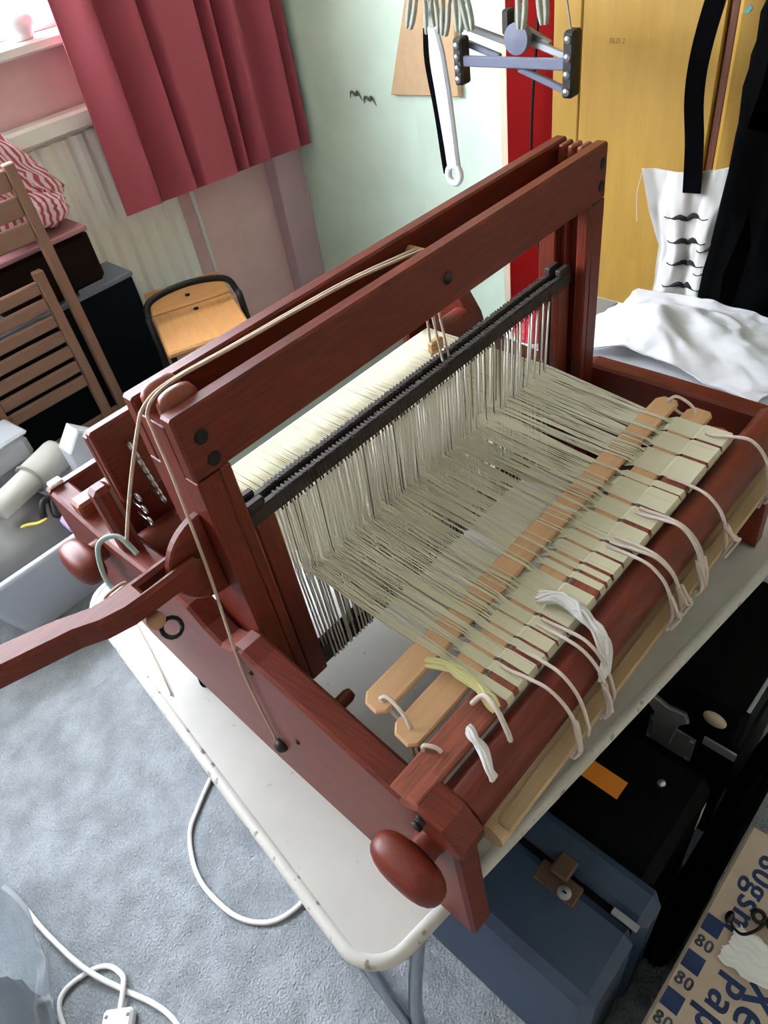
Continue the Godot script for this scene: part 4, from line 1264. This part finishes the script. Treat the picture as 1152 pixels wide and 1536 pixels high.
func build_airer():
	var st: SurfaceTool
	# folding peg airer hung from above
	var t := thing("peg_airer", "folding grey and black laundry hanger with clear pegs hanging in air", "laundry hanger", Vector3(1.2, 0, 0))
	var rivets := [[-0.372, 1.052, 1.168], [-0.646, 1.060, 1.150]]
	st = nst()
	bar(st, Vector3(0, 1.106, -0.642), Vector3(0, 1.110, -0.376), 0.010, 0.020, Vector3.UP, 0.002)
	commit("front_bar", st, M.grey_plastic, t)
	for r in rivets:
		var br = bx("end_bracket", Vector3(-0.010, r[1], r[0] - 0.012), Vector3(0.022, r[2], r[0] + 0.012), M.black, t, 0.004)
		for k in 4:
			st = nst()
			var y: float = lerpf(r[1] + 0.012, r[2] - 0.014, k / 3.0)
			lathe(st, [Vector2(0, 0), Vector2(0.008, 0), Vector2(0.007, 0.004), Vector2(0.003, 0.006), Vector2(0, 0.006)], 10, Transform3D(Basis(Vector3.BACK, PI / 2), Vector3(-0.010, y, r[0])))
			commit("rivet", st, M.steel, br)
	for q in [[Vector3(0.03, 1.166, -0.66), Vector3(0.05, 1.128, -0.54)], [Vector3(0.05, 1.135, -0.50), Vector3(0.015, 1.118, -0.385)], [Vector3(0.012, 1.095, -0.50), Vector3(0.012, 1.056, -0.372)], [Vector3(0.016, 1.112, -0.55), Vector3(0.03, 1.135, -0.66)], [Vector3(0.05, 1.178, -0.56), Vector3(0.05, 1.13, -0.45)]]:
		st = nst()
		bar(st, q[0], q[1], 0.012, 0.012, Vector3.UP, 0.002)
		commit("arm", st, M.dull_steel if q[0].y > 1.12 else M.grey_plastic, t)
	st = nst()
	lathe(st, [Vector2(0, -0.012), Vector2(0.026, -0.012), Vector2(0.029, -0.006), Vector2(0.029, 0.010), Vector2(0, 0.012)], 22, Transform3D(Basis(Vector3.BACK, PI / 2), Vector3(0.028, 1.145, -0.513)), false)
	commit("hub", st, M.grey_plastic, t)
	st = nst()
	box(st, Vector3(0.02, 1.15, -0.55), Vector3(0.045, 1.195, -0.53), 0.004)
	box(st, Vector3(0.02, 1.165, -0.52), Vector3(0.045, 1.197, -0.500), 0.004)
	commit("hub_clip", st, M.black, t)
	# wires up to the ceiling
	st = nst()
	for z in [-0.646, -0.372]:
		tube(st, [Vector3(0.006, 1.15, z), Vector3(0.02, 1.7, -0.51), Vector3(0.02, 2.549, -0.51)], 0.0018, 5)
	tube(st, curve([Vector3(0.03, 1.16, -0.512), Vector3(0.03, 1.24, -0.520), Vector3(0.02, 1.7, -0.51)], 4), 0.002, 5)
	commit("hanging_wire", st, M.dull_steel, t)
	# clear pegs in a row on the wire ring above
	st = nst()
	tube(st, [Vector3(-0.004, 1.232, -0.79), Vector3(-0.004, 1.236, -0.40)], 0.003, 6)
	tube(st, [Vector3(-0.004, 1.235, -0.60), Vector3(0.02, 1.7, -0.51)], 0.002, 5)
	commit("peg_wire", st, M.dull_steel, t)
	var k := 0
	for q in [[-0.770, 1.198, 0.35], [-0.722, 1.190, 0.12], [-0.705, 1.192, -0.1], [-0.676, 1.188, 0.18], [-0.640, 1.196, 0.0], [-0.618, 1.198, -0.25], [-0.482, 1.204, 0.04], [-0.434, 1.212, -0.12]]:
		var root := Node3D.new()
		put("peg", root, t)
		root.position = Vector3(-0.004, q[1], q[0])
		root.rotation.x = q[2]
		for s in [-1, 1]:
			st = nst()
			prism(st, PackedVector2Array([Vector2(s * 0.002, -0.036), Vector2(s * 0.007, -0.036), Vector2(s * 0.011, -0.02), Vector2(s * 0.012, 0.0), Vector2(s * 0.011, 0.022), Vector2(s * 0.014, 0.038), Vector2(s * 0.010, 0.040), Vector2(s * 0.005, 0.02), Vector2(s * 0.004, 0.0)]), -0.006, 0.006, Vector3.ZERO, Vector3.BACK, Vector3.UP, Vector3.RIGHT, 0.0015)
			commit("jaw", st, M.peg, root)
		st = nst()
		var ring := []
		for i in 10: ring.append(Vector3(0.0072, cos(TAU * i / 10) * 0.006, sin(TAU * i / 10) * 0.006))
		tube(st, ring, 0.0012, 5, true)
		commit("spring", st, M.steel, root)
		k += 1
	# things pegged to it
	t = thing("shoe_horn", "long white plastic strip with ring end pegged to laundry hanger", "shoe horn", Vector3(1.196, 0, 0))
	st = nst()
	prism(st, PackedVector2Array([Vector2(-0.726, 1.168), Vector2(-0.700, 1.170), Vector2(-0.686, 1.12), Vector2(-0.676, 1.05), Vector2(-0.667, 0.95), Vector2(-0.662, 0.885), Vector2(-0.698, 0.880), Vector2(-0.708, 0.96), Vector2(-0.724, 1.08)]), -0.008, 0.008, Vector3.ZERO, Vector3.BACK, Vector3.UP, Vector3.RIGHT, 0.005)
	commit("shaft", st, M.plastic, t)
	st = nst()
	var rg := []
	for i in 18: rg.append(Vector3(0, 0.864 + cos(TAU * i / 18) * 0.021, -0.681 + sin(TAU * i / 18) * 0.019))
	tube(st, rg, 0.008, 8, true)
	commit("ring_end", st, M.plastic, t)
	st = nst()
	var sp := curve([Vector3(1.198, 1.165, -0.736), Vector3(1.196, 1.10, -0.738), Vector3(1.198, 1.00, -0.724), Vector3(1.196, 0.90, -0.712), Vector3(1.197, 0.862, -0.708)], 5)
	for i in sp.size() - 1:
		bar(st, sp[i], sp[i + 1] + (sp[i + 1] - sp[i]) * 0.04, 0.014, 0.003, Vector3.RIGHT, 0.0005)
	tag(commit("black_strap", st, M.black_cloth), "thin black strap hanging beside the white plastic strip", "strap")
	# dark cord against the red door
	st = nst()
	tube(st, curve([Vector3(1.63, 1.45, -0.70), Vector3(1.63, 1.1, -0.735), Vector3(1.63, 0.75, -0.755), Vector3(1.62, 0.35, -0.70)], 6), 0.004, 6)
	tag(commit("dark_cord", st, M.iron), "thin dark cord hanging against the red panel", "cord")

func build_cases():
	var st: SurfaceTool
	# blue suitcase standing on its long edge
	var t := thing("blue_suitcase", "worn blue suitcase standing upright with rusty lock", "suitcase")
	bx("case_body", Vector3(0.020, 0.012, -0.14), Vector3(0.139, 0.42, 0.435), M.blue_case, t, 0.014)
	bx("case_lid", Vector3(0.144, 0.012, -0.14), Vector3(0.205, 0.416, 0.440), M.blue_case, t, 0.014)
	bx("seam", Vector3(0.030, 0.02, -0.13), Vector3(0.19, 0.407, 0.425), M.rubber, t, 0.004)
	for x in [0.05, 0.17]:
		for z in [-0.08, 0.38]:
			st = nst()
			lathe(st, [Vector2(0, 0), Vector2(0.010, 0), Vector2(0.009, 0.0118), Vector2(0, 0.0119)], 10, Transform3D(Basis(), Vector3(x, 0, z)))
			commit("stud_foot", st, M.iron, t)
	for z in [0.322, 0.02]:
		var lk = bx("lock", Vector3(0.108, 0.4185, z - 0.032), Vector3(0.139, 0.4235, z + 0.032), M.rust, t, 0.002)
		bx("hasp", Vector3(0.128, 0.424, z - 0.018), Vector3(0.162, 0.432, z + 0.010), M.rust, lk, 0.003)
		st = nst()
		lathe(st, [Vector2(0, 0.4236), Vector2(0.010, 0.4236), Vector2(0.009, 0.4265), Vector2(0, 0.427)], 12, Transform3D(Basis(), Vector3(0.117, 0, z + 0.014)))
		commit("keyhole_plate", st, M.dull_steel, lk)
		bx("keyhole", Vector3(0.1155, 0.427, z + 0.011), Vector3(0.1185, 0.4275, z + 0.017), M.rubber, lk, 0.0002)
	bx("end_clip", Vector3(0.136, 0.4175, 0.395), Vector3(0.146, 0.4225, 0.432), M.dull_steel, t, 0.001)
	# black briefcase between
	t = thing("black_briefcase", "black case with orange label between blue suitcase and black trunk", "case")
	bx("case_body", Vector3(0.216, 0.0, -0.10), Vector3(0.425, 0.365, 0.415), M.black_case, t, 0.016)
	bx("orange_label", Vector3(0.300, 0.3652, 0.205), Vector3(0.334, 0.3662, 0.315), M.orange, t, 0.0003, Transform3D.IDENTITY)
	st = nst()
	lathe(st, [Vector2(0, 0.365), Vector2(0.007, 0.365), Vector2(0.006, 0.370), Vector2(0, 0.371)], 10, Transform3D(Basis(), Vector3(0.365, 0, 0.355)))
	commit("stud", st, M.steel, t)
	bx("pale_label", Vector3(0.398, 0.22, 0.4152), Vector3(0.412, 0.30, 0.4160), M.sticker, t, 0.0003)
	# black trunk with silver lock
	t = thing("luggage_case", "large black trunk with silver lock and round cream sticker", "trunk")
	bx("base", Vector3(0.505, 0.0, -0.25), Vector3(0.765, 0.318, 0.420), M.black_case, t, 0.006)
	bx("lid", Vector3(0.500, 0.3215, -0.25), Vector3(0.770, 0.455, 0.415), M.black_case, t, 0.010)
	var lock = bx("lock_plate", Vector3(0.5005, 0.225, 0.272), Vector3(0.5045, 0.300, 0.355), M.dull_steel, t, 0.001)
	for q in [Vector2(0.278, 0.292), Vector2(0.349, 0.292), Vector2(0.278, 0.233), Vector2(0.349, 0.233)]:
		st = nst()
		lathe(st, [Vector2(0, 0), Vector2(0.004, 0), Vector2(0.003, 0.002), Vector2(0, 0.0025)], 8, Transform3D(Basis(Vector3.BACK, PI / 2), Vector3(0.5005, q.y, q.x)))
		commit("rivet", st, M.steel, lock)
	st = nst()
	prism(st, PackedVector2Array([Vector2(0.285, 0.262), Vector2(0.318, 0.262), Vector2(0.324, 0.330), Vector2(0.338, 0.352), Vector2(0.330, 0.372), Vector2(0.300, 0.366), Vector2(0.270, 0.376), Vector2(0.262, 0.352), Vector2(0.280, 0.332)]), 0.4905, 0.4995, Vector3.ZERO, Vector3.BACK, Vector3.UP, Vector3.RIGHT, 0.002)
	commit("hasp", st, M.dull_steel, t)
	st = nst()
	lathe(st, [Vector2(0, 0), Vector2(0.019, 0), Vector2(0.019, 0.0008), Vector2(0, 0.0009)], 22, Transform3D(Basis(Vector3.BACK, PI / 2), Vector3(0.4998, 0.393, 0.372)))
	var stk = commit("round_sticker", st, M.sticker, t)
	stk.set_meta("label", "round cream paper sticker")
	bx("corner_clip", Vector3(0.4960, 0.312, 0.366), Vector3(0.4998, 0.335, 0.420), M.dull_steel, t, 0.001)
	st = nst()
	bar(st, Vector3(0.500, 0.4565, 0.412), Vector3(0.765, 0.4565, 0.412), 0.006, 0.003)
	commit("edge_binding", st, M.dull_steel, t)
	bx("leather_strap", Vector3(0.5008, 0.03, 0.4205), Vector3(0.53, 0.16, 0.424), M.navy_top, t, 0.001)
	# dark mass added to stand for the shaded gap between cases and carton
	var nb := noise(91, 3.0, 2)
	t = thing("gap_shade_filler", "added black mass standing for the shaded gap between luggage and paper carton", "bag")
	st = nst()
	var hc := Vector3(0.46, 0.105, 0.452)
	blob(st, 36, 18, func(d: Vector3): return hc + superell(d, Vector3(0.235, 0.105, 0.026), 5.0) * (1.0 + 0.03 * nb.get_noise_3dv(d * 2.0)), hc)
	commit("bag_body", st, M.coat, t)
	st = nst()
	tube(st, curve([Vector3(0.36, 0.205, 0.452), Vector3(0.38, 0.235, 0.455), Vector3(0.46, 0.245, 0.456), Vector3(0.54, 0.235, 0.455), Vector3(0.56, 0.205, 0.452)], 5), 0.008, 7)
	commit("bag_handle", st, M.coat, t)  # invented handle on the added shade filler
	# printed paper carton
	t = thing("paper_carton", "copier paper carton printed with blue blocks and 80 gsm", "carton", Vector3(0, 0, 0.484))
	bx("carton_body", Vector3(0.03, 0.0, 0.0), Vector3(0.425, 0.30, 0.30), M.box_card, t, 0.004)
	# text lies on the top: reading towards +z with its head to +x, or towards -x with its head to +z
	var across := Basis(Vector3(0, 0, 1), Vector3(1, 0, 0), Vector3(0, 1, 0))
	var down := Basis(Vector3(-1, 0, 0), Vector3(0, 0, 1), Vector3(0, 1, 0))
	var top := 0.3004
	for k in 4:
		var x := 0.222 - k * 0.060
		bx("printed_block", Vector3(x + 0.016, 0.2995, 0.005), Vector3(x + 0.042, 0.3006, 0.030), M.ink, t, 0.0)
		words("printed_number", "80", 0.023, 0.0008, M.ink_grey, t, Transform3D(across, Vector3(x, top, 0.019)), false, true)
	words("printed_word", "Paper", 0.050, 0.0008, M.ink, t, Transform3D(down, Vector3(0.142, top, 0.066)), false, true)
	words("printed_word", "Xerox", 0.056, 0.0008, M.ink, t, Transform3D(down, Vector3(0.147, top, 0.104)), false, true)
	words("printed_word", "80gsm", 0.044, 0.0008, M.ink, t, Transform3D(down, Vector3(0.325, top, 0.044)), false, true)
	var nz := noise(71, 3.0, 3)
	st = nst()
	sheet(st, 30, 30, func(u: float, v: float):
		return Vector3(lerpf(0.220, 0.278, u) + 0.01 * nz.get_noise_2d(v, 2.0), 0.3035 + 0.007 * absf(nz.get_noise_2d(u * 1.4, v * 0.3)), 0.484 + lerpf(0.044, 0.19, v) + 0.012 * nz.get_noise_2d(u, 5.0)), 0.0008)
	tag(commit("paper_sheet", st, M.white_paper), "crumpled white paper lying on the printed carton", "paper")
	t = thing("metal_hook", "small dark metal hook with looped wire on the carton", "hook", Vector3(0.288, 0.3055, 0.548))
	st = nst()
	tube(st, curve([Vector3(-0.014, 0.0, -0.032), Vector3(-0.022, 0.002, -0.026), Vector3(-0.024, 0.002, -0.012), Vector3(-0.008, 0.003, 0.0), Vector3(0.010, 0.004, 0.006), Vector3(0.03, 0.004, 0.012)], 6), 0.0022, 6)
	commit("hook_wire", st, M.iron, t)
	st = nst()
	blob(st, 12, 8, func(d: Vector3): return Vector3(-0.013, 0.001, -0.034) + Vector3(d.x * 0.010, d.y * 0.005, d.z * 0.006), Vector3(-0.013, 0.001, -0.034))
	commit("hook_tip", st, M.iron, t)
	for q in [Vector3(0.012, 0.004, -0.004), Vector3(0.014, 0.004, 0.016)]:
		st = nst()
		var rg := []
		for i in 12: rg.append(q + Vector3(cos(TAU * i / 12) * 0.008, 0, sin(TAU * i / 12) * 0.008))
		tube(st, rg, 0.0032, 6, true)
		commit("wire_loop", st, M.iron, t)
	bx("hook_plate", Vector3(-0.02, -0.004, 0.02), Vector3(0.018, 0.004, 0.07), M.iron, t, 0.003)

func build_floor_things():
	var st := nst()
	# mains leads on the carpet
	tube(st, curve([Vector3(0.02, 0.006, -0.50), Vector3(-0.051, 0.006, -0.464), Vector3(-0.121, 0.006, -0.427), Vector3(-0.173, 0.006, -0.388), Vector3(-0.211, 0.006, -0.299), Vector3(-0.206, 0.006, -0.193), Vector3(-0.171, 0.006, -0.130), Vector3(-0.122, 0.006, -0.106), Vector3(-0.082, 0.006, -0.110), Vector3(0.0, 0.006, -0.15)], 8), 0.0052, 8)
	tag(commit("white_cable", st, M.cable), "white cable looping out from under the table", "cable")
	st = nst()
	tube(st, curve([Vector3(-0.50, 0.006, -0.62), Vector3(-0.490, 0.006, -0.569), Vector3(-0.480, 0.006, -0.462), Vector3(-0.457, 0.017, -0.339), Vector3(-0.426, 0.006, -0.253), Vector3(-0.400, 0.006, -0.191), Vector3(-0.388, 0.006, -0.130), Vector3(-0.40, 0.006, -0.02)], 8), 0.0052, 8)
	tag(commit("white_cable", st, M.cable), "straight white cable running across carpet past the socket block", "cable")
	st = nst()
	tube(st, curve([Vector3(-0.535, 0.006, -0.25), Vector3(-0.530, 0.006, -0.309), Vector3(-0.508, 0.006, -0.339), Vector3(-0.46, 0.0055, -0.334), Vector3(-0.426, 0.006, -0.312), Vector3(-0.414, 0.010, -0.275), Vector3(-0.422, 0.0165, -0.252), Vector3(-0.4445, 0.014, -0.2275)], 8), 0.0052, 8)
	tag(commit("white_cable", st, M.cable), "white cable curling round to the socket block", "cable")
	var t := thing("socket_block", "white plastic extension socket on the carpet", "socket", Vector3(-0.445, 0, -0.226), -0.735)
	bx("socket_body", Vector3(-0.028, 0, 0.0), Vector3(0.028, 0.026, 0.16), M.cable, t, 0.005)
	for z in [0.05, 0.11]:
		var face = bx("socket_face", Vector3(-0.022, 0.0262, z - 0.022), Vector3(0.022, 0.0275, z + 0.022), M.white_gloss, t, 0.001)
		for q in [Vector2(0, 0.010), Vector2(-0.010, -0.006), Vector2(0.010, -0.006)]:
			bx("pin_hole", Vector3(q.x - 0.002, 0.0276, z + q.y - 0.003), Vector3(q.x + 0.002, 0.0279, z + q.y + 0.003), M.rubber, face, 0.0001)
	for q in [Vector2(-0.020, 0.012), Vector2(0.020, 0.012)]:
		st = nst()
		lathe(st, [Vector2(0, 0.026), Vector2(0.0035, 0.026), Vector2(0, 0.0268)], 8, Transform3D(Basis(), Vector3(q.x, 0, q.y)))
		commit("screw", st, M.dull_steel, t)
	# clear plastic bag with dark things in it
	var nz := noise(81, 3.0, 3)
	t = thing("plastic_bag", "clear plastic bag holding dark cloth at the carpet edge", "bag", Vector3(-0.695, 0, -0.37), -0.25)
	st = nst()
	var ce := Vector3(0, 0.16, 0)
	blob(st, 40, 22, func(d: Vector3):
		var p := superell(d, Vector3(0.20, 0.16, 0.34), 3.5)
		return ce + p * (1.0 + 0.07 * nz.get_noise_3dv(d * 1.3) + 0.03 * nz.get_noise_3dv(d * 5.0)), ce)
	commit("bag_film", st, M.clear, t)
	st = nst()
	var c3 := Vector3(0.03, 0.075, 0.11)
	blob(st, 30, 16, func(d: Vector3):
		var p := superell(d, Vector3(0.150, 0.072, 0.20), 3.0)
		return c3 + p * (1.0 + 0.08 * nz.get_noise_3dv(d * 2.5)), c3)
	commit("dark_contents", st, M.bag_dark, t)
